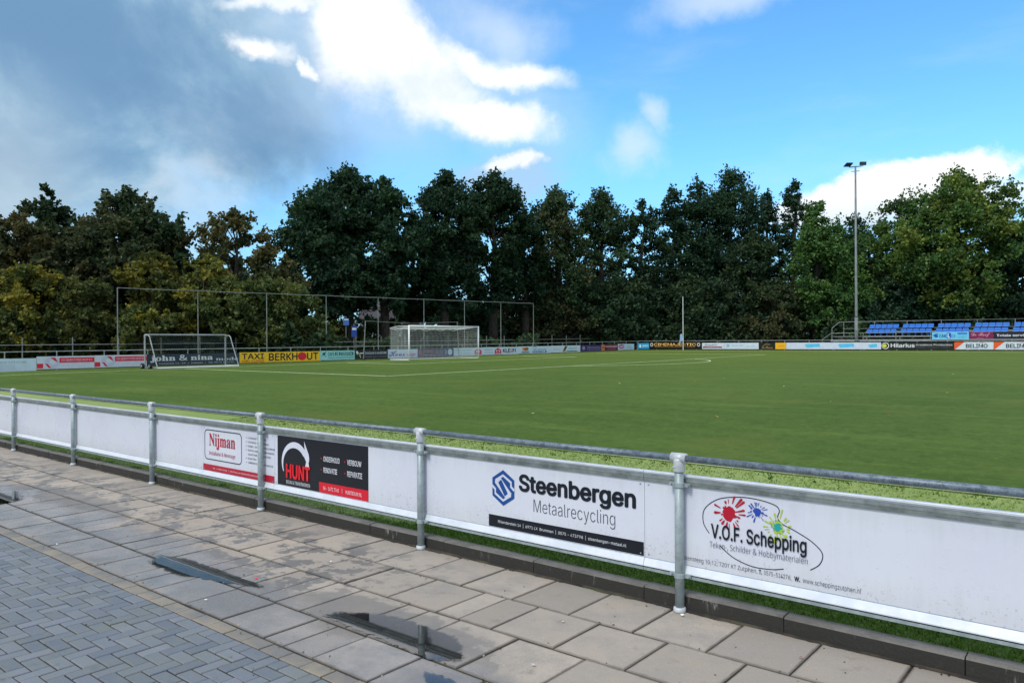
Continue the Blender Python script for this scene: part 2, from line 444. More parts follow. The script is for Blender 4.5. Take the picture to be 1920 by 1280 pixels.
def kerb_mats():
    gg = mat('kerb_concrete'); p = gg.pos(); n = gg.noise(p, 5.0, 6, 0.7); n2 = gg.noise(p, 90.0, 3, 0.7)
    c = gg.mix(gg.step(n, 0.3, 0.7), lin((118, 114, 108)), lin((92, 90, 84)))
    c = gg.mix(gg.mul(gg.step(n2, 0.5, 0.75), 0.5), c, lin((66, 64, 60)))
    setp(gg, col=c, rough=0.9, normal=gg.bump(gg.add(n, gg.mul(n2, 0.4)), 0.3, 0.01))
    top = gg.mat
    gg = mat('kerb_algae_face'); p = gg.pos(); x, y, z = gg.sep(p)
    s = gg.noise(gg.comb(gg.mul(x, 26.0), 0.0, gg.mul(z, 5.0)), 1.0, 4, 0.6)
    n = gg.noise(p, 3.0, 4, 0.6)
    c = gg.mix(gg.mul(gg.step(s, 0.56, 0.72), gg.step(n, 0.5, 0.62)), lin((44, 42, 38)), lin((134, 130, 122)))
    c = gg.mix(gg.mul(gg.step(gg.noise(p, 40.0, 4), 0.5, 0.8), 0.5), c, lin((60, 58, 50)))
    setp(gg, col=c, rough=0.85, normal=gg.bump(gg.noise(p, 60.0, 4), 0.4, 0.01))
    return top, gg.mat
KTOP, KFACE = kerb_mats()

def turf_mat():
    gg = mat('artificial_turf'); p = gg.pos(); x, y, z = gg.sep(p)
    n1 = gg.noise(p, 0.12, 4, 0.55); n2 = gg.noise(gg.comb(gg.mul(x, 0.25), gg.mul(y, 1.1), 0.0), 0.7, 5, 0.6)
    n3 = gg.noise(p, 26.0, 4, 0.7); n4 = gg.noise(p, 150.0, 3, 0.6)
    c = gg.mix(gg.step(n1, 0.35, 0.65), lin((73, 97, 39)), lin((85, 108, 47)))
    c = gg.mix(gg.mul(gg.step(n2, 0.5, 0.72), 0.5), c, lin((108, 128, 60)))
    c = gg.mix(gg.mul(gg.step(n2, 0.45, 0.25), 0.4), c, lin((72, 98, 36)))
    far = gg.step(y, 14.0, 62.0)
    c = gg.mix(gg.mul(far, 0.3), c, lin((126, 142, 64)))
    st_ = gg.noise(gg.comb(gg.mul(x, 0.10), gg.mul(y, 2.4), 0.0), 0.9, 6, 0.65)
    c = gg.mix(gg.mul(gg.step(st_, 0.50, 0.70), 0.28), c, lin((112, 132, 66)))
    c = gg.mix(gg.mul(gg.step(st_, 0.46, 0.28), 0.22), c, lin((58, 84, 32)))
    n5 = gg.noise(p, 3.5, 6, 0.7)
    c = gg.mix(gg.mul(gg.step(n5, 0.44, 0.68), 0.6), c, lin((60, 82, 32)))
    c = gg.mix(gg.mul(gg.step(gg.noise(p, 9.0, 5, 0.75), 0.48, 0.66), 0.5), c, lin((104, 126, 62)))
    c = gg.mix(gg.mul(gg.step(gg.noise(p, 0.35, 4, 0.6), 0.52, 0.66), 0.35), c, lin((104, 112, 52)))
    c = gg.mix(gg.mul(gg.step(n3, 0.45, 0.75), 0.35), c, lin((54, 78, 28)))
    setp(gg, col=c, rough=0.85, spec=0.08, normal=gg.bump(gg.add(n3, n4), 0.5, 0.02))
    return gg.mat
TURF = turf_mat()
def margin_mat():
    gg = mat('mossy_margin'); p = gg.pos(); x, y, z = gg.sep(p)
    n1 = gg.noise(p, 2.2, 6, 0.65); n2 = gg.noise(p, 30.0, 5, 0.7); n0 = gg.noise(p, 0.4, 3, 0.5)
    c = gg.mix(gg.step(n0, 0.35, 0.65), lin((128, 148, 82)), lin((142, 158, 96)))
    c = gg.mix(gg.mul(gg.step(n2, 0.5, 0.7), 0.4), c, lin((98, 122, 56)))
    near = gg.step(gg.add(gg.add(y, gg.step(x, -3.9, -6.1, 0.0, 0.46)), gg.mul(gg.sub(n1, 0.5), 0.5)), 5.32, 5.2)  # shade behind the boards, put into the grass colour as a darker band
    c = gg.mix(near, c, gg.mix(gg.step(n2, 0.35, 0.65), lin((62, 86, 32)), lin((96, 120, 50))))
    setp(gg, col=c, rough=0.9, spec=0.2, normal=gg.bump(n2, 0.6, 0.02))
    return gg.mat
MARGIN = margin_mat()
def ground_mat():
    gg = mat('rough_grass'); p = gg.pos()
    n = gg.noise(p, 0.5, 5, 0.6); n2 = gg.noise(p, 9.0, 4, 0.7)
    c = gg.mix(gg.step(n, 0.35, 0.65), lin((44, 58, 30)), lin((70, 72, 40)))
    c = gg.mix(gg.mul(gg.step(n2, 0.5, 0.7), 0.5), c, lin((60, 50, 32)))
    setp(gg, col=c, rough=0.95, spec=0.1)
    return gg.mat
GROUND = ground_mat()
def line_mat():
    gg = mat('line_fibre'); p = gg.pos(); n = gg.noise(p, 5.0, 5, 0.7)
    c = gg.mix(gg.step(n, 0.4, 0.7), lin((206, 214, 176)), lin((160, 176, 112)))
    setp(gg, col=c, rough=0.8)
    return gg.mat
LINE = line_mat()

def leaf_mat(name, hue, val, sat=1.0, trans=0.3):
    """leaf colour comes from a per leaf colour attribute, tinted a little per tree"""
    gg = mat(name); gg.n.remove(gg.b)
    a = gg.n.new('ShaderNodeVertexColor'); a.layer_name = 'leaf'
    c = gg.hsv(a.outputs[0], gg.add(hue, gg.mul(gg.sub(gg.rnd(), 0.5), 0.012)), sat, gg.mul(val, gg.step(gg.rnd(), 0.0, 1.0, 0.88, 1.12)))
    df = gg.n.new('ShaderNodeBsdfDiffuse'); tr = gg.n.new('ShaderNodeBsdfTranslucent'); mx = gg.n.new('ShaderNodeMixShader')
    gg.put(df.inputs['Color'], c); gg.put(tr.inputs['Color'], gg.hsv(c, 0.49, 1.1, 1.2)); mx.inputs[0].default_value = trans
    gl = gg.n.new('ShaderNodeBsdfGlossy'); gl.inputs['Roughness'].default_value = 0.5; gl.inputs['Color'].default_value = (1, 1, 1, 1)
    m2 = gg.n.new('ShaderNodeMixShader'); m2.inputs[0].default_value = 0.008
    gg.l.new(df.outputs[0], mx.inputs[1]); gg.l.new(tr.outputs[0], mx.inputs[2])
    gg.l.new(mx.outputs[0], m2.inputs[1]); gg.l.new(gl.outputs[0], m2.inputs[2])
    gg.l.new(m2.outputs[0], gg.o.inputs['Surface'])
    return gg.mat
LEAF = leaf_mat('leaves', 0.504, 1.28)
BLADE = leaf_mat('grass_blades', 0.5, 1.0, 1.0, 0.25)
def bark_mat():
    gg = mat('bark'); p = gg.pos(); x, y, z = gg.sep(p)
    n = gg.noise(gg.comb(gg.mul(x, 4.0), gg.mul(y, 4.0), z), 2.0, 5, 0.7)
    c = gg.mix(gg.step(n, 0.35, 0.65), lin((42, 38, 32)), lin((76, 70, 60)))
    setp(gg, col=c, rough=0.95, normal=gg.bump(n, 0.5, 0.05))
    return gg.mat
BARK = bark_mat()
def water_mat():
    gg = mat('puddle_water'); gg.n.remove(gg.b)
    p = gg.pos()
    tr = gg.n.new('ShaderNodeBsdfTransparent'); tr.inputs['Color'].default_value = (0.42, 0.42, 0.42, 1)
    gl = gg.n.new('ShaderNodeBsdfGlossy'); gl.inputs['Roughness'].default_value = 0.015
    gl.inputs['Color'].default_value = (1, 1, 1, 1)
    nb = gg.bump(gg.noise(p, 5.0, 2, 0.4), 0.03, 0.004)
    gg.l.new(nb, gl.inputs['Normal'])
    fr = gg.n.new('ShaderNodeFresnel'); fr.inputs['IOR'].default_value = 1.85
    mx = gg.n.new('ShaderNodeMixShader'); gg.l.new(fr.outputs[0], mx.inputs[0])
    gg.l.new(tr.outputs[0], mx.inputs[1]); gg.l.new(gl.outputs[0], mx.inputs[2])
    at_ = gg.n.new('ShaderNodeAttribute'); at_.attribute_name = 'depth'
    nz = gg.add(gg.mul(gg.sub(gg.noise(p, 6.0, 5, 0.65), 0.5), 1.5), gg.mul(gg.sub(gg.noise(p, 28.0, 4, 0.7), 0.5), 0.8))
    mask = gg.step(gg.add(at_.outputs['Fac'], nz), 0.30, 0.62)
    clear = gg.n.new('ShaderNodeBsdfTransparent'); m2 = gg.n.new('ShaderNodeMixShader')
    gg.l.new(mask, m2.inputs[0]); gg.l.new(clear.outputs[0], m2.inputs[1]); gg.l.new(mx.outputs[0], m2.inputs[2])
    gg.l.new(m2.outputs[0], gg.o.inputs['Surface'])
    return gg.mat
WATER = water_mat()

# ------------------------------------------------------------------ ground, pitch
ZK = [(-2000, -0.12), (4.7, -0.12), (4.74, 0.095), (5.4, 0.125), (8.5, 0.30), (14, 0.385), (30, 0.445), (43, 0.50), (50, 0.545), (66, 0.645), (78, 0.75), (95, 0.8), (2000, 0.8)]
ZY = [a for a, b in ZK]; ZZ = [b for a, b in ZK]
def gz(y): return float(np.interp(y, ZY, ZZ))
def sheet(name, x0, x1, ys, m, dz, nx=2):
    xs = np.linspace(x0, x1, nx); v = []; f = []
    for y in ys:
        for x in xs: v.append((x, y, gz(y) + dz))
    for j in range(len(ys) - 1):
        for i in range(nx - 1):
            a = j * nx + i; f.append((a, a + 1, a + 1 + nx, a + nx))
    o = ob(name, new_mesh(name, v, f, m)); o['kind'] = 'structure'
    return o
sheet('ground', -2000, 2000, ZY, GROUND, -0.012)
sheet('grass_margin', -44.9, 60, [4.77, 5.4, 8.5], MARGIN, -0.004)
sheet('sports_pitch', -45.1, 60, [8.5, 14, 30, 43, 50, 66, 77.6], TURF, 0.0)

GX = -40.3; GYC = 41.0
def line_strip(pts, w=0.11, closed=False):
    """raised white fibre strip along (x, y) points following the ground"""
    mb = MB(); n = len(pts); v = []
    for i, p in enumerate(pts):
        a = Vector(pts[max(i - 1, 0)]); b = Vector(pts[min(i + 1, n - 1)])
        t = (b - a).normalized(); q = Vector((-t.y, t.x)) * w / 2
        for s, dz in ((-1, 0.0), (-1, 0.007), (1, 0.007), (1, 0.0)):
            x, y = p[0] + q.x * s, p[1] + q.y * s
            v.append((x, y, gz(y) + dz))
    f = []
    for i in range(n - 1):
        for k in range(3): f.append((4 * i + k, 4 * i + k + 1, 4 * i + k + 5, 4 * i + k + 4))
    mb.add(v, f)
    return mb
def seg(a, b, step=1.0):
    n = max(2, int(math.hypot(b[0] - a[0], b[1] - a[1]) / step) + 1)
    return [(a[0] + (b[0] - a[0]) * i / (n - 1), a[1] + (b[1] - a[1]) * i / (n - 1)) for i in range(n)]
lines = [seg((GX, 8.62), (GX, 73.4)), seg((GX, 8.62), (58, 8.62)), seg((GX, 73.4), (58, 73.4)),
         seg((GX + 16.5, GYC - 20.16), (GX + 16.5, GYC + 20.16)), seg((GX, GYC - 20.16), (GX + 16.5, GYC - 20.16)), seg((GX, GYC + 20.16), (GX + 16.5, GYC + 20.16)),
         seg((GX + 5.5, GYC - 9.16), (GX + 5.5, GYC + 9.16)), seg((GX, GYC - 9.16), (GX + 5.5, GYC - 9.16)), seg((GX, GYC + 9.16), (GX + 5.5, GYC + 9.16)),
         [(GX + 11 + 9.15 * math.cos(a), GYC + 9.15 * math.sin(a)) for a in np.linspace(-0.925, 0.925, 40)]]
for i, L in enumerate(lines):
    o = line_strip(L).build('pitch_line', LINE); o['kind'] = 'structure'

# ------------------------------------------------------------------ pavement
random.seed(4)
N_FACE = 4.655
pav = empty('pavement', (0, 0, 0)); pav['kind'] = 'structure'
mb = MB(); mb.box(-40, -8, -0.25, 14, N_FACE - 0.002, -0.009)
mb.build('joint_bed', JOINT, pav)
PT = 0.483
def slab_mesh(w, h):
    m = MB(); m.bbox(-w / 2, -h / 2, -0.05, w / 2, h / 2, 0, 0.005); return m.mesh('paving_slab', SLAB)
rows = [(4.11, 4.648, -2.93), (3.605, 4.105, -2.68), (3.05, 3.60, -2.93), (2.632, 3.04, -2.70)]
for ri, (y0, y1, ph) in enumerate(rows):
    me = slab_mesh(PT - 0.012, (y1 - y0) - 0.012)
    half = [slab_mesh(PT * k - 0.011, (y1 - y0) - 0.012) for k in (0.42, 0.58)]
    for k in range(-9, 42):
        xc = ph - PT * (k + 0.5)
        if xc > 2.6: continue
        cracked = (ri == 2 and k in (1, 3, 4, 5, 7, 8, 10)) or (ri == 1 and k in (1,)) or (ri == 3 and k in (2, 6))
        parts = [(me, 0.0)] if not cracked else [(half[0], -PT * 0.29), (half[1], PT * 0.21)]
        for mm, dx_ in parts:
            o = ob('paving_slab', mm, pav, (xc + dx_ + random.uniform(-.002, .002), (y0 + y1) / 2 + random.uniform(-.002, .002), random.uniform(-.003, .002)))
            o.rotation_euler = (random.uniform(-.004, .004), random.uniform(-.004, .004), random.uniform(-.004, .004))
# cream brick course along the gutter
m = MB(); m.bbox(-0.094, -0.051, -0.06, 0.094, 0.051, 0, 0.004); cm = m.mesh('cream_brick', CREAM)
for k in range(0, 72):
    x = 0.2 - 0.196 * k
    o = ob('cream_brick', cm, pav, (x, 2.571 + random.uniform(-.003, .003), random.uniform(-.004, .001)))
    o.rotation_euler = (random.uniform(-.012, .012), random.uniform(-.012, .012), random.uniform(-.012, .012))
# clinkers in herringbone: L-shaped pairs
BW = 0.0945
def clink(long_x):
    m = MB(); a, b = (BW - 0.0043, BW / 2 - 0.0043) if long_x else (BW / 2 - 0.0043, BW - 0.0043)
    m.bbox(-a, -b, -0.06, a, b, 0, 0.0045); return m
mh, mv = clink(True).mesh('clinker_brick', CLINK), clink(False).mesh('clinker_brick', CLINK)
cands = []
for i in range(-160, 60):
    for j in range(-60, 40):
        # herringbone on a grid of BW: horizontal brick covers (i,j),(i+1,j), vertical covers (i,j),(i,j+1)
        q = (i - j) % 4
        if q == 0: cands.append((True, (i + 1.0) * BW, (j + 0.5) * BW))
        if (i - j) % 4 == 2: cands.append((False, (i + 1.5) * BW if False else (i + 0.5) * BW, (j + 0.0) * BW))
ok = []
for (hx, x, y) in cands:
    y += 0.055
    ey = BW / 2 if hx else BW
    if y - ey > 2.50 or y < -1.6 or x > 1.6 or x < -13.5: continue
    cut = y + ey > 2.515
    # how near it is to the lens
    X = CY * x + SY * y; Yd = -SY * x + CY * y
    inside = Yd > 1.5 and abs(X / Yd) < 0.70 and EYE / Yd < 0.47
    ok.append((0 if inside else 1, math.hypot(x, y), hx, x, y, cut))
ok.sort()
joined = MB()
cut_me = None
m = MB(); m.bbox(-(BW / 2 - 0.0043), -(BW / 2 - 0.0043), -0.06, BW / 2 - 0.0043, BW / 2 - 0.0043, 0, 0.0045); cut_me = m.mesh('clinker_brick', CLINK)
for i, (_, dd, hx, x, y, cut) in enumerate(ok):
    rz_, dz_ = random.uniform(-.012, .012), random.uniform(-.004, .001)
    if i < 290:
        o = ob('clinker_brick', cut_me if cut else (mh if hx else mv), pav, (x + random.uniform(-.001, .001), y - (BW / 2 if cut else 0), dz_))
        o.rotation_euler = (random.uniform(-.014, .014), random.uniform(-.014, .014), rz_ * 0.6)
    else:
        a, b = (BW - 0.0043, BW / 2 - 0.0043) if hx else (BW / 2 - 0.0043, BW - 0.0043)
        joined.bbox(x - a, y - b, -0.06 + dz_, x + a, y if cut else y + b, dz_, 0.0045)
o = joined.build('clinker_field', CLINK, pav); o['kind'] = 'stuff'
# kerb stones, 1 m each
kerb = empty('kerb', (0, N_FACE, 0)); kerb['kind'] = 'structure'
def kerb_mesh():
    L = 0.965; m = MB()
    prof = [(0.0, -0.1), (0.0, 0.094), (0.009, 0.104), (0.100, 0.107), (0.112, 0.102), (0.112, -0.1)]
    n = len(prof)
    m.cur = 0
    m.extrude_x(prof, -L / 2 + 0.004, L / 2 - 0.004)
    m.i = [1 if f in (0,) else 0 for f in range(len(m.f))]
    return m.mesh('kerb_stone', [KTOP, KFACE])
km = kerb_mesh()
for k in range(-4, 24):
    o = ob('kerb_stone', km, kerb, (-2.677 - 0.965 * (k - 0.5) , random.uniform(-.004, .004), random.uniform(-.005, .003)))
    o.rotation_euler = (random.uniform(-.008, .008), random.uniform(-.004, .004), random.uniform(-.003, .003))

# soil gathered at the foot of the kerb
def kerb_soil():
    r = np.random.default_rng(12); v = []; f = []
    xs = np.arange(-19.0, 2.6, 0.03)
    wv = 0.022 + 0.020 * vn(xs * 1.5, xs * 0, 5) + 0.018 * vn(xs * 7, xs * 0, 6) + r.uniform(-.006, .006, len(xs))
    for x, w in zip(xs, np.clip(wv, 0.004, 0.09)):
        v += [(x, 4.654, 0.012), (x, 4.654 - w * 0.5, 0.009), (x, 4.654 - w, -0.003)]
    for i in range(len(xs) - 1):
        for k in range(2): f.append((3 * i + k, 3 * i + k + 1, 3 * i + k + 4, 3 * i + k + 3))
    o = ob('kerb_soil', new_mesh('kerb_soil', v, f, JOINT)); o['kind'] = 'stuff'

# puddles
def px_ground(px, py):
    kx, ky = px - 960, py - 639.5
    kk = 16 / 2935.0
    a = (kx - kk * ky) / 1440; b = (ky + kk * kx) / 1440
    dd = EYE / b; X = a * dd
    return CY * X - SY * dd, SY * X + CY * dd
def puddle(pts, z=0.0035):
    P = [px_ground(*p) for p in pts]
    # densify and roughen the outline
    out = []
    for i in range(len(P)):
        a, b = P[i], P[(i + 1) % len(P)]
        L = math.hypot(b[0] - a[0], b[1] - a[1]); n = max(2, int(L / 0.03))
        for k in range(n):
            t = k / n; j = 0.012 if 0 < k else 0.0
            out.append((a[0] + (b[0] - a[0]) * t + random.uniform(-j, j), a[1] + (b[1] - a[1]) * t + random.uniform(-j, j), z))
    A = sum(out[i][0] * out[(i + 1) % len(out)][1] - out[(i + 1) % len(out)][0] * out[i][1] for i in range(len(out)))
    if A < 0: out.reverse()
    n = len(out); cx = sum(p[0] for p in out) / n; cy_ = sum(p[1] for p in out) / n
    rings = []
    for k in (1.10, 0.86, 0.55): rings += [(cx + (p[0] - cx) * k, cy_ + (p[1] - cy_) * k, z) for p in out]
    rings.append((cx, cy_, z))
    f = [(r_ * n + q, r_ * n + (q + 1) % n, (r_ + 1) * n + (q + 1) % n, (r_ + 1) * n + q) for r_ in range(2) for q in range(n)]
    f += [(2 * n + q, 2 * n + (q + 1) % n, 3 * n) for q in range(n)]
    me = new_mesh('puddle', rings, f, WATER)
    at_ = me.attributes.new('depth', 'FLOAT', 'POINT')
    at_.data.foreach_set('value', [0.0] * n + [0.7] * n + [1.2] * n + [1.6])
    o = ob('puddle', me); o['kind'] = 'structure'
    return o
puddle([(-60, 924), (0, 921), (32, 919), (47, 926), (42, 938), (0, 946), (-60, 950)])
puddle([(272, 1050), (300, 1039), (350, 1046), (400, 1062), (440, 1078), (478, 1090), (505, 1102), (460, 1098), (400, 1089), (372, 1082), (335, 1079), (300, 1067)])
puddle([(590, 1149), (640, 1146), (720, 1149), (760, 1158), (800, 1172), (850, 1190), (872, 1210), (880, 1232), (852, 1240), (810, 1238), (770, 1224), (720, 1203), (690, 1189), (640, 1169)])
puddle([(792, 1256), (830, 1264), (880, 1292), (820, 1296), (795, 1275)])

# ------------------------------------------------------------------ grass blades by the kerb
rng = np.random.default_rng(7)
def leaf_cloud(name, pts, size, cols, up=0.3, shape=1.6, m=LEAF, flat=None):
    """diamond leaves at pts (n,3) with per leaf size (n,) and colour (n,3)"""
    n = len(pts)
    nrm = rng.normal(size=(n, 3)); nrm[:, 2] += up
    nrm /= np.linalg.norm(nrm, axis=1)[:, None]
    ref = rng.normal(size=(n, 3))
    a = np.cross(nrm, ref); a /= np.linalg.norm(a, axis=1)[:, None] + 1e-9
    b = np.cross(nrm, a)
    s = size[:, None]
    v = np.empty((n, 4, 3))
    v[:, 0] = pts - a * s * shape * 0.5; v[:, 1] = pts + b * s * 0.5; v[:, 2] = pts + a * s * shape * 0.5; v[:, 3] = pts - b * s * 0.5
    me = bpy.data.meshes.new(name)
    me.vertices.add(n * 4); me.vertices.foreach_set('co', v.reshape(-1))
    me.loops.add(n * 4); me.loops.foreach_set('vertex_index', np.arange(n * 4, dtype=np.int32))
    me.polygons.add(n); me.polygons.foreach_set('loop_start', np.arange(0, n * 4, 4, dtype=np.int32))
    ca = me.color_attributes.new('leaf', 'FLOAT_COLOR', 'CORNER')
    cc = np.ones((n, 4, 4)); cc[:, :, :3] = cols[:, None, :]
    ca.data.foreach_set('color', cc.reshape(-1))
    me.materials.append(m); me.update(calc_edges=True)
    return me
def vn(x, y, seed=0):
    """cheap smooth noise"""
    r = np.random.default_rng(seed); s = np.zeros_like(x)
    for k in range(7):
        f = r.uniform(0.5, 5.0); th = r.uniform(0, 6.28); s += np.sin((x * math.cos(th) + y * math.sin(th)) * f * 2 + r.uniform(0, 6.28)) / (1 + 0.3 * f)
    return s / 3
kerb_soil()
def blades():
    xs, ys = [], []
    for (y0, y1, x0, x1, dens) in ((4.752, 5.7, -16, 3.0, 3200), (5.7, 8.5, -14, 9, 900)):
        n = int((y1 - y0) * (x1 - x0) * dens)
        xs.append(rng.uniform(x0, x1, n)); ys.append(rng.uniform(y0, y1, n))
    x = np.concatenate(xs); y = np.concatenate(ys); n = len(x)
    z = np.interp(y, ZY, ZZ)
    nz = vn(x, y, 1); nz2 = vn(x * 6, y * 6, 2)
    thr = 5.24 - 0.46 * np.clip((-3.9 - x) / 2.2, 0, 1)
    dark = (y + nz * 0.10 + nz2 * 0.12) < thr  # darker blades by the kerb: the boards' shade is put into their colour
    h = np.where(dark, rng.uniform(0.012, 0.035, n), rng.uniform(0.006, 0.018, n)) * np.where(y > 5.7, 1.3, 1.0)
    w = np.where(dark, 0.0045, 0.006) * np.where(y > 5.7, 1.8, 1.0)
    th = rng.uniform(0, 6.283, n); lean = rng.normal(0, 0.5, (n, 2)) * h[:, None]
    v = np.empty((n, 3, 3))
    v[:, 0, 0] = x - np.cos(th) * w; v[:, 0, 1] = y - np.sin(th) * w; v[:, 0, 2] = z - 0.004
    v[:, 1, 0] = x + np.cos(th) * w; v[:, 1, 1] = y + np.sin(th) * w; v[:, 1, 2] = z - 0.004
    v[:, 2, 0] = x + lean[:, 0]; v[:, 2, 1] = y + lean[:, 1]; v[:, 2, 2] = z + h
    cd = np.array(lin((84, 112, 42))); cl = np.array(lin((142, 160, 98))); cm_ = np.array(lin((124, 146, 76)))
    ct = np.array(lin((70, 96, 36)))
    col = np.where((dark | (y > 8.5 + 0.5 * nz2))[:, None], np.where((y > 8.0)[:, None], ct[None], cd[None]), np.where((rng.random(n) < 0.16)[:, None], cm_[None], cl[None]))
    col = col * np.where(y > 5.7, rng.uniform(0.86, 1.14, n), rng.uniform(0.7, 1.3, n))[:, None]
    me = bpy.data.meshes.new('grass')
    me.vertices.add(n * 3); me.vertices.foreach_set('co', v.reshape(-1))
    me.loops.add(n * 3); me.loops.foreach_set('vertex_index', np.arange(n * 3, dtype=np.int32))
    me.polygons.add(n); me.polygons.foreach_set('loop_start', np.arange(0, n * 3, 3, dtype=np.int32))
    ca = me.color_attributes.new('leaf', 'FLOAT_COLOR', 'CORNER')
    cc = np.ones((n, 3, 4)); cc[:, :, :3] = col[:, None, :]
    ca.data.foreach_set('color', cc.reshape(-1))
    me.materials.append(BLADE); me.update(calc_edges=True)
    o = ob('grass', me); o['kind'] = 'stuff'
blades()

# ------------------------------------------------------------------ near railing
POST_Y = 4.615
post_x = [-2.385 - 2.46 * k for k in range(-1, 8)]
rail_t = empty('pitch_railing', (post_x[3], POST_Y, 0))
tag(rail_t, 'galvanised tube railing on round posts along the near kerb', 'railing')
ox = post_x[3]
RAIL_Z = 1.015
def lathe_mesh(name, prof, m, n=18):
    q = MB(); q.lathe(prof, n); me = q.mesh(name, m, True)
    for p in me.polygons:
        if len(p.vertices) > 4: p.use_smooth = False
    return me
post_me = lathe_mesh('post', [(0.0305, -0.05), (0.0305, 0.97)], GALV)
flange_me = lathe_mesh('base_flange', [(0.040, 0.0), (0.042, 0.012), (0.040, 0.030), (0.0315, 0.034)], FIT)
q = MB(); q.lathe([(0.037, 0.925), (0.0385, 0.93), (0.0385, 1.0), (0.036, 1.012)], 18)
q.tube([(-0.052, 0, RAIL_Z), (0.052, 0, RAIL_Z)], 0.0335, 18); q.box(-0.03, -0.0405, 0.955, -0.004, -0.036, 0.962)
tee_me = q.mesh('tee_fitting', FIT, True)
def clamp_mesh():
    q = MB(); q.lathe([(0.0345, -0.017), (0.036, -0.013), (0.036, 0.013), (0.0345, 0.017)], 18)
    q.box(-0.075, 0.005, -0.012, 0.075, 0.020, 0.012)
    q.tube([(0.062, -0.010, 0), (0.062, 0.044, 0)], 0.010, 6); q.tube([(-0.062, -0.010, 0), (-0.062, 0.044, 0)], 0.010, 6)
    return q.mesh('board_clamp', GALV)
clamp_me = clamp_mesh()
for x in post_x:
    p = ob('post', post_me, rail_t, (x - ox, 0, 0))
    ob('tee_fitting', tee_me, p); ob('base_flange', flange_me, p)
    ob('board_clamp', clamp_me, p, (0, 0, 0.838)); ob('board_clamp', clamp_me, p, (0, 0, 0.240))
for a, b in zip(post_x[:-1], post_x[1:]):
    q = MB(); q.tube([(b + 0.05 - ox, 0, RAIL_Z), ((a + b) / 2 - ox, 0, RAIL_Z - 0.003), (a - 0.05 - ox, 0, RAIL_Z)], 0.0228, 14)
    q.build('top_rail', RAIL, rail_t, smooth=True)

# ------------------------------------------------------------------ lettering
FONTS = {}
try:
    fd = os.path.join(bpy.utils.system_resource('DATAFILES'), 'fonts')
    for k, fn in (('sans', 'Inter.woff2'), ('math', 'NotoSansMath-Regular.woff2')):
        fp = os.path.join(fd, fn)
        if os.path.exists(fp): FONTS[k] = bpy.data.fonts.load(fp)
except Exception as e:
    print('fonts', e)
def serif(s, base=0x1D400):
    """letters of the bold serif alphabet"""
    if 'math' not in FONTS: return s
    o = ''
    for ch in s:
        if 'A' <= ch <= 'Z': o += chr(base + ord(ch) - 65)
        elif 'a' <= ch <= 'z': o += chr(base + 26 + ord(ch) - 97)
        elif '0' <= ch <= '9' and base == 0x1D400: o += chr(0x1D7CE + ord(ch) - 48)
        else: o += ch
    return o
def script(s): return serif(s, 0x1D4D0)
def text_mesh(body, font='sans', bold=0.0, res=3, space=1.0):
    cu = bpy.data.curves.new('t', 'FONT'); cu.body = body; cu.size = 1; cu.offset = min(bold, 0.004); cu.resolution_u = res
    cu.space_character = space
    if font in FONTS: cu.font = FONTS[font]
    elif 'sans' in FONTS and font != 'math': cu.font = FONTS['sans']
    to = bpy.data.objects.new('t', cu); C.objects.link(to)
    dg = bpy.context.evaluated_depsgraph_get(); dg.update()
    me = bpy.data.meshes.new_from_object(to.evaluated_get(dg))
    bpy.data.objects.remove(to); bpy.data.curves.remove(cu)
    if len(me.vertices):
        # glyph strokes that overlap are set a hair in front of each other
        bm = bmesh.new(); bm.from_mesh(me); seen = set(); comp = 0
        for v0 in bm.verts:
            if v0 in seen: continue
            stack = [v0]; seen.add(v0)
            while stack:
                v = stack.pop(); v.co.z = 0.03 * (comp % 3)
                for e in v.link_edges:
                    o_ = e.other_vert(v)
                    if o_ not in seen: seen.add(o_); stack.append(o_)
            comp += 1
        bm.to_mesh(me); bm.free()
    if bold > 0.006 and len(me.vertices):
        bm = bmesh.new(); K = 6 if res > 2 else 4
        for k in range(K):
            n0 = len(bm.verts); bm.from_mesh(me); bm.verts.ensure_lookup_table()
            a = 6.283 * k / K
            for v in bm.verts[n0:]: v.co.x += bold * math.cos(a); v.co.y += bold * math.sin(a) * 0.8; v.co.z += 0.1 * k
        bm.to_mesh(me); bm.free()
    return me

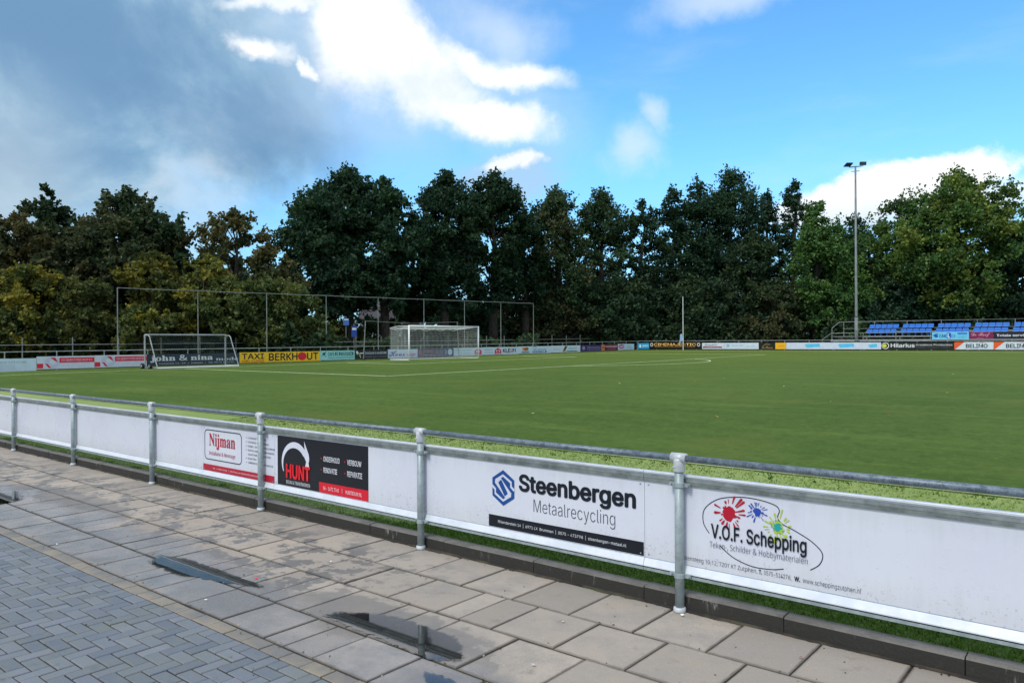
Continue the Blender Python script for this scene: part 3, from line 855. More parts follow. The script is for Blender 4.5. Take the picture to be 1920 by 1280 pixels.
class Board:
    """an advertising board: local x to the right as read, -y towards the reader, z up"""
    def __init__(s, x, y, z, w, h, rz, label, rgb=None, thick=0.03, panel=None, group=None):
        s.r = empty('advertising_board', (x, y, z), rz); tag(s.r, label, 'advertising board', group)
        s.w, s.h = w, h
        mb = MB(); mb.box(0, 0, 0, w, thick, h)
        mb.build('panel', panel or paint(rgb), s.r)
        s.st = 0.0015 if thick < 0.02 else 0.004
    def rect(s, x0, z0, x1, z1, rgb, lay=1, name='colour_band'):
        e = s.st * lay; mb = MB(); mb.box(x0, -e, z0, x1, -e + s.st * 0.8, z1)
        return mb.build(name, paint(rgb), s.r)
    def poly(s, pts, rgb, lay=1, name='emblem'):
        e = s.st * lay; n = len(pts)
        v = [(x, -e, z) for x, z in pts]
        me = new_mesh(name, v, [tuple(range(n))], paint(rgb))
        return ob(name, me, s.r)
    def polys(s, plist, rgb, lay=1, name='emblem'):
        v, f = [], []
        for q_, pts in enumerate(plist):
            k = len(v); v += [(x, -s.st * lay - s.st * 0.04 * q_, z) for x, z in pts]; f.append(tuple(range(k, k + len(pts))))
        return ob(name, new_mesh(name, v, f, paint(rgb)), s.r)
    def disc(s, x, z, rx, rgb, lay=1, name='emblem', rz=None, n=24):
        return s.poly([(x + rx * math.cos(2 * math.pi * k / n), z + (rz or rx) * math.sin(2 * math.pi * k / n)) for k in range(n)], rgb, lay, name)
    def stroke(s, pts, w, rgb, lay=1, name='emblem'):
        v, f = [], []; n = len(pts)
        ws = w if isinstance(w, (list, tuple)) else [w] * n
        for i in range(n):
            a = Vector(pts[max(i - 1, 0)]); b = Vector(pts[min(i + 1, n - 1)]); t = (b - a).normalized()
            q = Vector((-t.y, t.x)) * ws[i] / 2
            for sg in (-1, 1): v.append((pts[i][0] + q.x * sg, -s.st * lay, pts[i][1] + q.y * sg))
        for i in range(n - 1): f.append((2 * i, 2 * i + 1, 2 * i + 3, 2 * i + 2))
        return ob(name, new_mesh(name, v, f, paint(rgb)), s.r)
    def text(s, body, x0, z0, x1, z1, rgb, font='sans', bold=0.0, lay=2, space=1.0, name='lettering'):
        if s.st > 0.002: bold *= 0.6
        if font == 'sans' and 'k' in body.lower(): font = 'math'   # this letter overlaps itself in the other face
        me = text_mesh(body, font, bold, 3 if s.st < 0.003 else 2, space)
        n = len(me.vertices)
        if n == 0: return None
        co = np.empty(n * 3); me.vertices.foreach_get('co', co); co = co.reshape(-1, 3)
        lo, hi = co.min(0), co.max(0); d = np.maximum(hi - lo, 1e-6)
        out = np.empty_like(co)
        out[:, 0] = x0 + (co[:, 0] - lo[0]) / d[0] * (x1 - x0)
        out[:, 2] = z0 + (co[:, 1] - lo[1]) / d[1] * (z1 - z0)
        out[:, 1] = -s.st * lay - co[:, 2] * s.st * 2.4
        me.vertices.foreach_set('co', out.reshape(-1)); me.name = name
        me.materials.clear(); me.materials.append(paint(rgb)); me.update()
        return ob(name, me, s.r)

# ------------------------------------------------------------------ near advertising boards
BY = 4.662
PZ0, PZ1 = 0.303, 0.822
def near_board(x0, x1, label):
    b = Board(x0 + 0.0015, BY, PZ0, x1 - x0 - 0.003, PZ1 - PZ0, 0, label, thick=0.012, panel=PANEL)
    w = b.w; h = b.h
    q = MB()
    # top profile: bright lip, groove, grooved face
    q.cur = 0; q.extrude_x([(-0.004, h), (0.020, h), (0.020, h + 0.080), (-0.012, h + 0.080), (-0.016, h + 0.076), (-0.016, h + 0.066), (-0.004, h + 0.060)], 0, w)
    q.cur = 1; q.extrude_x([(-0.010, h + 0.006), (-0.0045, h + 0.004), (-0.0045, h + 0.028), (-0.010, h + 0.030)], 0, w)
    q.extrude_x([(-0.012, h + 0.033), (-0.0045, h + 0.032), (-0.0045, h + 0.054), (-0.008, h + 0.052)], 0, w)
    q.build('top_profile', [ALU, ALUD], b.r)
    q = MB()
    q.cur = 0; q.extrude_x([(-0.003, -0.004), (-0.024, -0.050), (-0.024, -0.056), (0.020, -0.056), (0.020, -0.004)], 0, w)
    q.cur = 1; q.extrude_x([(-0.018, -0.0565), (-0.018, -0.064), (0.018, -0.064), (0.018, -0.0565)], 0, w)
    q.cur = 2; q.extrude_x([(-0.022, -0.0645), (-0.022, -0.083), (0.018, -0.083), (0.018, -0.0645)], 0, w)
    q.build('bottom_profile', [ALU, BLACKM, GALV], b.r)
    for zc in (0.02, h - 0.02):
        for xs in (0.03, w - 0.03):
            q = MB(); q.tube([(xs, 0.0, zc), (xs, -0.003, zc)], 0.006, 8); q.build('screw', GALV, b.r)
    return b
INK = (14, 22, 34); RED = (176, 22, 50)
near_board(-18.0, -12.24, 'plain white advertising board at the far left end of the railing')
near_board(-12.24, -8.585, 'plain white board between blank panels left of the red rounded-frame advert')
# Nijman
b = near_board(-8.585, -7.115, 'white board with dark rounded frame, red serif lettering and dark red bottom band')
w, h = b.w, b.h
def rrect(x0, z0, x1, z1, r, n=6):
    pts = []
    for cx_, cz_, a0 in ((x1 - r, z1 - r, 0), (x0 + r, z1 - r, 90), (x0 + r, z0 + r, 180), (x1 - r, z0 + r, 270)):
        for k in range(n + 1):
            a = R(a0 + 90 * k / n); pts.append((cx_ + r * math.cos(a), cz_ + r * math.sin(a)))
    return pts
fr = rrect(0.04, 0.135, 0.83, 0.475, 0.055)
b.stroke(fr + [fr[0], fr[1]], 0.012, (40, 56, 74), 1, 'border')
b.text(serif('Nijman'), 0.14, 0.255, 0.70, 0.44, RED, 'math', 0.004)
b.text('Installatie & Montage' if 'math' not in FONTS else ''.join(serif(c) if False else c for c in 'Installatie & Montage'), 0.14, 0.175, 0.70, 0.235, (170, 50, 84), 'math')
b.rect(0.004, 0.002, w - 0.004, 0.075, RED, 1)
b.text('06-4188 0921  |  INSTALLATIEBEDRIJFNIJMAN.NL', 0.22, 0.026, 1.30, 0.050, (240, 222, 226), bold=0.0, lay=2)
for k, (tx, wd) in enumerate((('LOODGIETERSWERK', .36), ('CENTRALE VERWARMING', .40), ('KABEL- EN RIOLERINGSWERK', .52), ('INSTALLEREN EN VERVANGEN', .50), ('SANITAIR EN KEUKENS', .44), ('ELEKTRA', .17), ('ONDERHOUD EN REPARATIE', .48))):
    z = 0.435 - 0.045 * k
    if k != 4: b.disc(0.925, z + 0.009, 0.006, INK, 1, 'bullet', n=8)
    b.text(tx, 0.96, z, 0.96 + wd, z + 0.020, (50, 58, 70), bold=0.0)
# Hunt
b = near_board(-7.115, -4.855, 'white board with black panel showing a white claw hammer and red lettering')
w, h = b.w, b.h
b.rect(0.055, 0.004, 1.52, h - 0.004, (16, 20, 28), 1, 'black_panel')
b.rect(0.77, 0.004, 1.52, 0.105, (214, 20, 44), 2)
arc = []; wd = []
for k in range(25):
    t = k / 24; a = R(205 - 170 * t)
    arc.append((0.36 + 0.215 * math.cos(a), 0.235 + 0.20 * math.sin(a))); wd.append(0.012 + 0.052 * math.sin(min(1.0, t * 1.25) * 1.5))
b.stroke(arc, wd, (214, 216, 228), 2)
b.poly([(0.515, 0.345), (0.535, 0.40), (0.525, 0.49), (0.560, 0.43), (0.600, 0.365), (0.612, 0.32), (0.605, 0.28), (0.565, 0.275)], (214, 216, 228), 3)
b.poly([(0.565, 0.285), (0.60, 0.285), (0.612, 0.225), (0.60, 0.205), (0.548, 0.205), (0.54, 0.225)], (214, 216, 228), 4)
b.text('HUNT', 0.215, 0.085, 0.63, 0.235, (222, 24, 40), bold=0.03, lay=5)
b.text('BOUW & TIMMERWERKEN', 0.215, 0.028, 0.62, 0.064, (216, 218, 224), bold=0.0, lay=3)
for tx, x, z, wd_ in (('ONDERHOUD', 0.845, 0.315, 0.255), ('VERBOUW', 1.215, 0.315, 0.21), ('RENOVATIE', 0.845, 0.205, 0.215), ('REPARATIE', 1.215, 0.205, 0.22)):
    b.text(tx, x, z, x + wd_, z + 0.052, (226, 228, 234), bold=0.007, lay=3)
    b.text('+', x - 0.045, z + 0.016, x - 0.025, z + 0.036, (214, 30, 48), bold=0.02, lay=3)
b.text('06 - 1671 7745', 0.84, 0.036, 1.085, 0.072, (240, 226, 230), bold=0.0, lay=4)
b.text('|', 1.135, 0.030, 1.139, 0.078, (240, 226, 230), bold=0.012, lay=4)
b.text('HUNTBOUW.NL', 1.19, 0.036, 1.43, 0.072, (240, 226, 230), bold=0.0, lay=4)
# Steenbergen
b = near_board(-4.855, -2.672, 'white board with blue hexagon emblem, bold dark lettering and black address strip')
w, h = b.w, b.h
x0 = 0.752
b.rect(x0, 0.004, w - 0.006, 0.098, (12, 18, 30), 1, 'black_strip')
b.text('Rhienderstein 14  |  6971 LX  Brummen  |  0575 - 473798  |  steenbergen-metaal.nl', x0 + 0.10, 0.034, w - 0.145, 0.070, (214, 218, 224), bold=0.0, lay=2)
b.text('Steenbergen', x0 + 0.315, 0.285, w - 0.065, 0.455, INK, bold=0.026)
b.text('Metaalrecycling', x0 + 0.46, 0.150, w - 0.235, 0.275, (40, 54, 74), bold=-0.012)
hx, hz_, s_ = x0 + 0.155, 0.325, 0.142
def hp(pts): return [(hx + a * s_ * 0.80, hz_ + c_ * s_) for a, c_ in pts]
BLU = (20, 74, 142); PW = (206, 210, 224)
b.poly(hp([(0, 1.0), (-1, 0.5), (-1, -0.5), (0, -1.0), (1, -0.5), (1, 0.5)]), BLU, 2)
for sg in (1, -1):
    b.stroke(hp([(sg * a, sg * c_) for a, c_ in ((1.03, -0.07), (0.72, 0.12), (0.72, 0.36), (0, 0.70), (-0.66, 0.38), (-0.66, 0.20))]), 0.020, PW, 3 if sg > 0 else 3.2)
b.poly(hp([(-0.74, 0.24), (-0.30, 0.62), (0.74, -0.24), (0.30, -0.62)]), PW, 3.4)
b.poly(hp([(-0.44, 0.28), (-0.16, 0.46), (0.44, -0.28), (0.16, -0.46)]), BLU, 3.8)
# Schepping
b = near_board(-2.672, 0.95, 'white board with palette outline and red, blue and green paint splats')
w, h = b.w, b.h
def bez(pts, n=14):
    """smooth curve through points (Catmull-Rom)"""
    out = []; P = [pts[0]] + list(pts) + [pts[-1]]
    for i in range(1, len(P) - 2):
        for k in range(n):
            t = k / n; p0, p1, p2, p3 = [np.array(P[i + j]) for j in (-1, 0, 1, 2)]
            out.append(tuple(0.5 * ((2 * p1) + (-p0 + p2) * t + (2 * p0 - 5 * p1 + 4 * p2 - p3) * t * t + (-p0 + 3 * p1 - 3 * p2 + p3) * t ** 3)))
    out.append(pts[-1]); return out
LN = (34, 44, 62)
pal = [(0.475, 0.235), (0.435, 0.30), (0.445, 0.39), (0.54, 0.465), (0.68, 0.495), (0.80, 0.495), (0.905, 0.475), (0.935, 0.445), (0.925, 0.40), (0.955, 0.365), (1.03, 0.335), (1.13, 0.285), (1.19, 0.225), (1.175, 0.16), (1.12, 0.115)]
b.stroke(bez(pal), 0.006, LN, 1, 'palette_outline')
b.stroke(bez([(0.55, 0.165), (0.64, 0.105), (0.76, 0.072), (0.88, 0.075), (0.96, 0.092)]), 0.006, LN, 1, 'palette_outline')
def splat(x, z, r, rgb, seed, name='paint_splat', lay=2, reach=2.2):
    rr = random.Random(seed); pl = []
    n = 22
    pl.append([(x + r * rr.uniform(0.6, 1.15) * math.cos(6.283 * k / n), z + r * rr.uniform(0.7, 1.2) * math.sin(6.283 * k / n)) for k in range(n)])
    for k in range(20):
        a = 6.283 * (k + rr.uniform(-.3, .3)) / 20; L0 = r * rr.choice([0.8, 1.25, 1.35]); L1 = L0 + r * rr.uniform(0.2, reach - 1.2); ww = r * rr.uniform(0.06, 0.2)
        c_, s2 = math.cos(a), math.sin(a)
        pl.append([(x + c_ * L0 - s2 * ww * .4, z + s2 * L0 + c_ * ww * .4), (x + c_ * L1 - s2 * ww, z + s2 * L1 + c_ * ww), (x + c_ * (L1 + ww), z + s2 * (L1 + ww)), (x + c_ * L1 + s2 * ww, z + s2 * L1 - c_ * ww), (x + c_ * L0 + s2 * ww * .4, z + s2 * L0 - c_ * ww * .4)])
    b.polys(pl, rgb, lay, name)
splat(0.615, 0.385, 0.048, (178, 14, 44), 3, reach=2.6)
splat(0.795, 0.420, 0.026, (34, 74, 168), 5, reach=3.0)
splat(0.925, 0.340, 0.043, (176, 200, 60), 8, reach=2.6)
splat(0.925, 0.342, 0.026, (30, 160, 160), 9, lay=3, reach=1.5)
b.text('V.O.F. Schepping', 0.49, 0.185, 1.10, 0.305, INK, bold=0.014, lay=4)
b.text('Teken-, Schilder & Hobbymaterialen', 0.48, 0.135, 1.105, 0.188, (44, 54, 72), bold=-0.008, lay=4)
b.text('Agnietensteeg 10-12, 7201 KT Zutphen,', 0.225, 0.026, 0.795, 0.064, (50, 58, 76), bold=-0.006)
b.text('T.', 0.805, 0.033, 0.825, 0.062, INK, bold=0.02); b.text('0575-514276,', 0.838, 0.029, 1.005, 0.062, (50, 58, 76), bold=-0.004)
b.text('W.', 1.025, 0.033, 1.06, 0.062, INK, bold=0.02); b.text('www.scheppingzutphen.nl', 1.075, 0.024, 1.405, 0.062, (50, 58, 76), bold=-0.006)

# ------------------------------------------------------------------ far advertising boards behind the goal line
EX = -45.5
def end_board(y0, y1, rgb, label, hh=0.68, group=None):
    zc = gz((y0 + y1) / 2) + 0.05
    zb = gz(y0) + 0.055
    return Board(EX, y0 + 0.01, zb, y1 - y0 - 0.02, hh, R(90), label, rgb, group=group)
LB = (206, 222, 234); MAG = (206, 28, 84)
b = end_board(9.0, 15.39, (200, 222, 232), 'pale blue board with faint grey lines of text, leftmost behind the goal line')
b.text('Beveiliging en Service', 1.2, 0.42, 5.9, 0.55, (150, 176, 180), bold=0.01)
for k in range(3): b.text('installaties onderhoud advies storingsdienst', 1.6, 0.30 - 0.10 * k, 5.4, 0.35 - 0.10 * k, (170, 190, 196))
for i, (a, c_) in enumerate(((15.39, 18.30), (18.30, 21.23))):
    b = end_board(a, c_, (208, 218, 228), ('white board with red paper-company banner left of the other red banner', 'white board with red paper-company banner beside the navy board')[i], group='white boards with red banners')
    w = b.w
    b.rect(0.0, 0.05, 0.30, 0.30, (220, 24, 62), 1, 'red_square')
    b.disc(0.78, 0.37, 0.42, (196, 204, 220), 1, 'roll_emblem', 0.30)
    b.disc(0.80, 0.38, 0.20, (214, 222, 230), 2, 'roll_emblem', 0.14)
    b.poly([(0.40, 0.30), (0.52, 0.28), (0.70, 0.05), (0.55, 0.08)], (220, 24, 62), 3); b.poly([(0.66, 0.62), (0.90, 0.60), (1.02, 0.34), (0.86, 0.44)], (220, 24, 62), 3)
    b.rect(1.10, 0.33, w, 0.60, (220, 24, 62), 2, 'red_band')
    b.text('VAN GELDER PAPIER GROEP B.V.', 1.18, 0.40, w - 0.10, 0.53, (236, 190, 204), bold=0.02, lay=3)
b = end_board(21.23, 27.24, (24, 44, 62), 'navy board with large white serif lettering behind the wheeled goal')
w = b.w
b.text(serif('john & nina'), 0.18, 0.18, 4.15, 0.62, (214, 222, 226), 'math', 0.012); b.text(serif('mode'), 4.35, 0.22, 5.9, 0.42, (200, 210, 216), 'math', 0.004)
b.text('Turfstraat 21-23  •  Zutphen  •  Tel. 0575 513555', 0.7, 0.06, 5.6, 0.15, (200, 208, 214), bold=0.012)
b = end_board(27.24, 33.56, (246, 196, 24), 'yellow taxi board with black lettering and red dot')
b.text('TAXI', 0.15, 0.23, 1.78, 0.60, (22, 20, 16), bold=0.02); b.text('0575 525345', 0.15, 0.04, 1.78, 0.16, (206, 52, 30), bold=0.02)
b.text('BERKH', 2.15, 0.10, 4.42, 0.60, (22, 20, 16), bold=0.02); b.disc(4.80, 0.36, 0.36, (214, 20, 40), 2, 'red_dot', 0.28); b.text('UT', 5.20, 0.10, 6.15, 0.60, (22, 20, 16), bold=0.02)
b = end_board(33.56, 36.68, (150, 216, 210), 'mint green cafe board beside the yellow taxi board')
b.text('CAFE DE DWAASHEID', 0.68, 0.30, 3.0, 0.58, (20, 70, 84), bold=0.015); b.text('Zutphen, Houtmarkt 79, T 544441', 0.68, 0.10, 3.0, 0.22, (40, 96, 104), bold=0.01)
b.stroke([(0.12, 0.30), (0.30, 0.42), (0.52, 0.60)], 0.05, (20, 70, 84)); b.stroke([(0.15, 0.52), (0.32, 0.40), (0.50, 0.25)], 0.04, (20, 70, 84)); b.disc(0.34, 0.46, 0.10, (20, 70, 84), 2)
b = end_board(36.68, 39.92, (16, 26, 36), 'black hairdresser board with scissors emblem left of the main goal')
b.text("SHAGGAW'S HAARMODE", 0.95, 0.34, 3.1, 0.54, (200, 208, 214), bold=0.015); b.text('Nieuwstad 45 Zutphen  |  T 0575 543 782', 0.95, 0.12, 3.1, 0.22, (170, 180, 188), bold=0.008)
b.stroke([(0.15, 0.55), (0.40, 0.42), (0.80, 0.46)], 0.08, (226, 230, 232)); b.stroke([(0.18, 0.38), (0.42, 0.42), (0.55, 0.10)], 0.08, (198, 204, 120)); b.disc(0.20, 0.52, 0.10, (226, 230, 232), 2)
b = end_board(39.92, 43.09, (196, 216, 236), 'pale board with blue brush lettering and red word behind the left goalpost')
b.text(script('Houx'), 0.12, 0.12, 1.80, 0.58, (26, 70, 156), 'math', 0.02); b.text('SPORT', 1.95, 0.12, 2.95, 0.32, (206, 44, 96), bold=0.03)
b = end_board(43.09, 46.16, (74, 72, 100), 'mauve grey board seen through the main goal net')
b.disc(0.30, 0.36, 0.20, (150, 80, 100), 1, 'emblem', 0.24); b.text('BOUWBEDRIJF', 0.6, 0.38, 1.9, 0.54, (170, 110, 130), bold=0.02); b.text('aannemers en onderhoud', 0.6, 0.12, 1.9, 0.22, (190, 190, 204))
for k in range(4): b.text('Zutphen en omstreken', 2.05, 0.10 + 0.12 * k, 2.95, 0.17 + 0.12 * k, (182, 186, 206))
b = end_board(46.16, 47.3, (50, 72, 118), 'narrow dark blue board with white disc behind the goal net')
b.disc(0.66, 0.36, 0.26, (190, 214, 226), 1)
b.poly([(0.05, 0.1), (0.30, 0.1), (0.30, 0.55), (0.05, 0.55)], (120, 130, 160), 1)
def robot(b, x, s=1.0):
    b.polys([[(x, 0.06), (x + 0.9 * s, 0.06), (x + 0.9 * s, 0.40), (x + 0.72 * s, 0.52), (x + 0.55 * s, 0.52), (x + 0.55 * s, 0.62), (x + 0.35 * s, 0.62), (x + 0.35 * s, 0.52), (x + 0.18 * s, 0.52), (x, 0.40)]], (206, 36, 66), 1, 'red_emblem')
    b.disc(x + 0.27 * s, 0.34, 0.09 * s, (226, 232, 238), 2, 'emblem_eye', 0.07, 10); b.disc(x + 0.63 * s, 0.34, 0.09 * s, (226, 232, 238), 2, 'emblem_eye', 0.07, 10)
    b.rect(x + 0.12 * s, 0.12, x + 0.78 * s, 0.17, (226, 200, 210), 2, 'emblem_stripe')
b = end_board(47.3, 51.0, (190, 214, 226), 'pale blue board with one red emblem just inside the right goalpost')
b.text('SOCO bouwkracht', 0.2, 0.42, 2.3, 0.60, (150, 184, 190), bold=0.01); b.text('www.bouwkracht.nl', 0.8, 0.16, 2.2, 0.26, (150, 176, 186)); robot(b, 2.62)
b = end_board(51.0, 56.12, (200, 220, 232), 'white board with red emblem and bold black lettering right of the goal')
b.text('onderhoud en', 0.25, 0.40, 1.35, 0.54, (130, 146, 158)); b.text('schilderwerk', 0.25, 0.16, 1.35, 0.27, (130, 146, 158)); robot(b, 1.62)
b.text('KLE', 2.75, 0.18, 3.80, 0.54, (22, 32, 44), bold=0.03); b.text('IJ', 3.84, 0.18, 4.12, 0.54, (206, 36, 84), bold=0.03); b.text('N', 4.18, 0.18, 4.62, 0.54, (22, 32, 44), bold=0.03)
b = end_board(56.12, 61.2, (200, 222, 232), 'white board with multicolour dot emblem and blue gabled lettering')
b.disc(0.75, 0.44, 0.30, (232, 150, 30), 1, 'emblem', 0.16, 12); b.disc(1.15, 0.44, 0.30, (60, 130, 90), 2, 'emblem', 0.16, 12); b.disc(0.95, 0.40, 0.20, (214, 60, 50), 3, 'emblem', 0.14, 12)
b.text('ADDINK', 0.35, 0.06, 1.55, 0.22, (30, 40, 52), bold=0.03)
b.text('DE NIEUWE', 2.2, 0.30, 4.2, 0.42, (70, 120, 176), bold=0.02); b.text('WERELD', 2.0, 0.06, 4.4, 0.24, (60, 112, 172), bold=0.03)
b.stroke([(2.1, 0.44), (2.1, 0.55), (2.4, 0.64), (2.7, 0.55), (2.7, 0.44)], 0.05, (90, 136, 186))
b = end_board(61.2, 66.28, (206, 224, 234), 'white board with dark and gold slanted stroke and green underline')
b.text('Kozijnen', 0.4, 0.22, 1.5, 0.38, (150, 180, 190)); b.poly([(1.9, 0.04), (2.2, 0.04), (2.75, 0.62), (2.35, 0.62)], (40, 50, 40), 1); b.poly([(1.9, 0.04), (2.35, 0.04), (2.5, 0.20), (2.2, 0.20)], (214, 176, 50), 2)
b.text('Leadpoint', 2.8, 0.28, 4.4, 0.52, (120, 170, 160), bold=0.01); b.rect(2.6, 0.06, 4.5, 0.15, (20, 110, 110), 1, 'underline')
b = end_board(66.28, 70.3, (58, 44, 96), 'purple board with round crest right of the white boards')
b.disc(0.6, 0.36, 0.28, (150, 140, 180), 1, 'crest', 0.2, 12); b.text('Bistro Hanzestad', 1.3, 0.34, 3.8, 0.52, (170, 158, 200), bold=0.01); b.text('EETCAFE', 1.3, 0.12, 3.8, 0.24, (150, 140, 184), bold=0.02)
b = end_board(70.3, 73.67, (108, 30, 66), 'maroon board with orange square emblem between purple and white boards')
b.rect(0.0, 0.04, 0.62, 0.62, (226, 150, 90), 1, 'orange_square'); b.text('H', 0.16, 0.14, 0.48, 0.52, (108, 30, 66), bold=0.04); b.text('HOOGKAMER', 0.8, 0.34, 3.2, 0.54, (226, 196, 206), bold=0.03); b.text('assurantien', 1.2, 0.12, 2.9, 0.24, (200, 160, 180))
b = end_board(73.67, 77.2, (196, 222, 236), 'white board with magenta oval emblem beside the cyan board')
b.disc(0.75, 0.38, 0.62, (190, 40, 130), 1, 'magenta_oval', 0.24); b.text('ASG', 0.3, 0.26, 1.2, 0.50, (240, 220, 236), bold=0.04); b.text('advies', 1.9, 0.36, 2.9, 0.52, (110, 150, 170)); b.text('en groep', 1.9, 0.14, 3.1, 0.26, (120, 160, 180))

# ------------------------------------------------------------------ far advertising boards along the far touchline
SYB = 78.0
def side_board(x0, x1, rgb, label, hh=0.66, y=SYB, zb=None, group=None):
    return Board(x0 + 0.01, y, zb if zb is not None else gz(SYB) + 0.11, x1 - x0 - 0.02, hh, 0, label, rgb, group=group)
b = side_board(-45.45, -44.0, (36, 156, 206), 'cyan sports board in the corner of the pitch')
b.text('JAKO', 0.55, 0.22, 1.35, 0.46, (220, 240, 248), bold=0.03); b.disc(0.28, 0.32, 0.12, (220, 240, 248), 1, 'emblem', 0.18, 10)
b = side_board(-44.0, -37.47, (14, 16, 20), 'long black cinema board with orange letters in the far corner', 0.78)
b.text('CINEMAJESTIC', 0.62, 0.32, 5.8, 0.66, (230, 178, 96), bold=0.03); b.rect(0.7, 0.18, 5.7, 0.23, (140, 112, 60), 1, 'underline')
for x in (0.32, 6.12): b.disc(x, 0.48, 0.20, (196, 190, 176), 1, 'film_reel', 0.22, 16); b.disc(x, 0.48, 0.10, (60, 56, 50), 2, 'film_reel', 0.11, 10)
b = side_board(-37.47, -34.89, (214, 220, 228), 'white board with grey script and dark red band right of the cinema board')
b.text(script('Nieuwblik'), 0.25, 0.34, 1.7, 0.58, (70, 80, 92), 'math'); b.rect(0.1, 0.12, 2.3, 0.26, (130, 30, 62), 1, 'dark_red_band'); b.text('T 0575 - 519 519', 0.6, 0.15, 1.9, 0.22, (226, 200, 208))
b = side_board(-34.89, -31.11, (208, 220, 230), 'white board with small pale blue lettering left of the black and gold board')
b.text('Bakkerij Bril', 0.9, 0.28, 2.2, 0.46, (110, 176, 216)); b.text('ambacht', 2.5, 0.22, 3.4, 0.34, (150, 180, 200)); b.disc(0.4, 0.36, 0.2, (150, 190, 214), 1, 'emblem', 0.2, 12)
b = side_board(-31.11, -29.37, (24, 24, 22), 'short black board with gold script beside the yellow square board')
b.text(script('La Bonne'), 0.3, 0.06, 1.5, 0.34, (170, 140, 84), 'math'); b.stroke([(0.5, 0.40), (0.8, 0.52), (1.2, 0.46)], 0.05, (170, 140, 84))
b = side_board(-29.37, -28.24, (244, 180, 30), 'short plain yellow board left of the long white board')
b.text('Thomas', 0.3, 0.26, 0.85, 0.38, (190, 130, 20), bold=0.01)
b = side_board(-28.24, -19.27, (206, 216, 232), 'long white board with three light blue painted patches')
for cx_ in (1.9, 5.1, 8.35 - 0.3):
    b.poly([(cx_ - 0.05, 0.42), (cx_ + 0.10, 0.52), (cx_ + 1.4, 0.56), (cx_ + 1.45, 0.24), (cx_ + 0.15, 0.16), (cx_ + 0.05, 0.30)] if cx_ < 8 else [(cx_ - 0.25, 0.42), (cx_ + 0.55, 0.55), (cx_ + 0.55, 0.22), (cx_ - 0.1, 0.14)], (84, 196, 236), 1, 'blue_patch')
b = side_board(-19.27, -13.22, (18, 20, 22), 'black board with yellow ring emblem and white lettering')
b.disc(0.35, 0.34, 0.33, (226, 228, 226), 1, 'ring', 0.31); b.disc(0.33, 0.34, 0.27, (20, 22, 22), 2, 'ring', 0.25); b.disc(0.28, 0.34, 0.19, (212, 214, 60), 3, 'yellow_emblem', 0.19, 9)
b.text('Hilarius', 0.82, 0.18, 2.85, 0.56, (230, 232, 232), bold=0.02); b.text('Creatieve Producties', 2.95, 0.34, 5.9, 0.50, (210, 212, 212), bold=0.015); b.text('ontwerp  drukwerk  reclame', 2.95, 0.16, 5.7, 0.22, (150, 152, 152))
for i, (a, c_) in enumerate(((-13.22, -10.21), (-10.21, -7.19), (-7.19, -4.2))):
    b = side_board(a, c_, (210, 220, 228), ('white board with orange triangle right of the black ring board', 'white board with orange triangle next to another at the right edge', 'white board with orange triangle cut off beyond the right edge')[i], group='white boards with orange triangles')
    b.poly([(0.0, 0.0), (0.04, 0.0), (0.78, 0.66), (0.0, 0.66)], (232, 92, 34), 1, 'orange_triangle')
    b.text('BELIMO', 0.90, 0.14, 2.55, 0.50, (26, 46, 56), bold=0.03); b.stroke([(1.9, 0.56), (2.1, 0.60), (2.3, 0.57)], 0.03, (214, 60, 40))

# far railings that carry those boards
def far_railing(name, a, b, n, label, top=0.30, hb=0.70):
    r = empty(name, (a[0], a[1], gz(a[1]))); tag(r, label, 'railing')
    ms = []
    for i in range(n + 1):
        t = i / n; x, y = a[0] + (b[0] - a[0]) * t, a[1] + (b[1] - a[1]) * t
        q = MB(); q.tube([(0, 0, -0.05), (0, 0, 1.0)], 0.03, 6); q.lathe([(0.045, 0.93), (0.045, 1.03)], 6)
        q.build('post', FARGALV, r, (x - a[0], y - a[1], gz(y) - gz(a[1])))
    pts = [(x, y) for x, y in [(a[0] + (b[0] - a[0]) * i / n, a[1] + (b[1] - a[1]) * i / n) for i in range(n + 1)]]
    for i in range(n):
        p, q_ = pts[i], pts[i + 1]
        q = MB(); q.tube([(p[0] - a[0], p[1] - a[1], gz(p[1]) - gz(a[1]) + 1.0), (q_[0] - a[0], q_[1] - a[1], gz(q_[1]) - gz(a[1]) + 1.0)], 0.028, 6)
        q.build('top_rail', FARGALV, r)
far_railing('pitch_railing', (EX - 0.07, 9.0), (EX - 0.07, 78.0), 28, 'far tube railing behind the goal line carrying the boards')
far_railing('pitch_railing', (-45.5, SYB + 0.08), (-4.0, SYB + 0.08), 17, 'far tube railing along the touchline in front of the stand')

# taller railing behind the end boards
r = empty('fence_rail', (-51, 9, gz(9))); tag(r, 'taller post and rail fence at the edge of the trees behind the goal', 'fence')
for i in range(25):
    y = 8.25 + 2.75 * i
    q = MB(); q.tube([(0, 0, -0.1), (0, 0, 1.8 + random.uniform(-.05, .06))], 0.035, 6); q.build('post', DULLGALV, r, (0, y - 9, gz(y) - gz(9)))
    q = MB(); q.tube([(0.04, y - 9, 1.34 + gz(y) - gz(9)), (0.04, y + 2.75 - 9, 1.34 + gz(y + 2.75) - gz(9))], 0.03, 6); q.build('rail', DULLGALV, r)

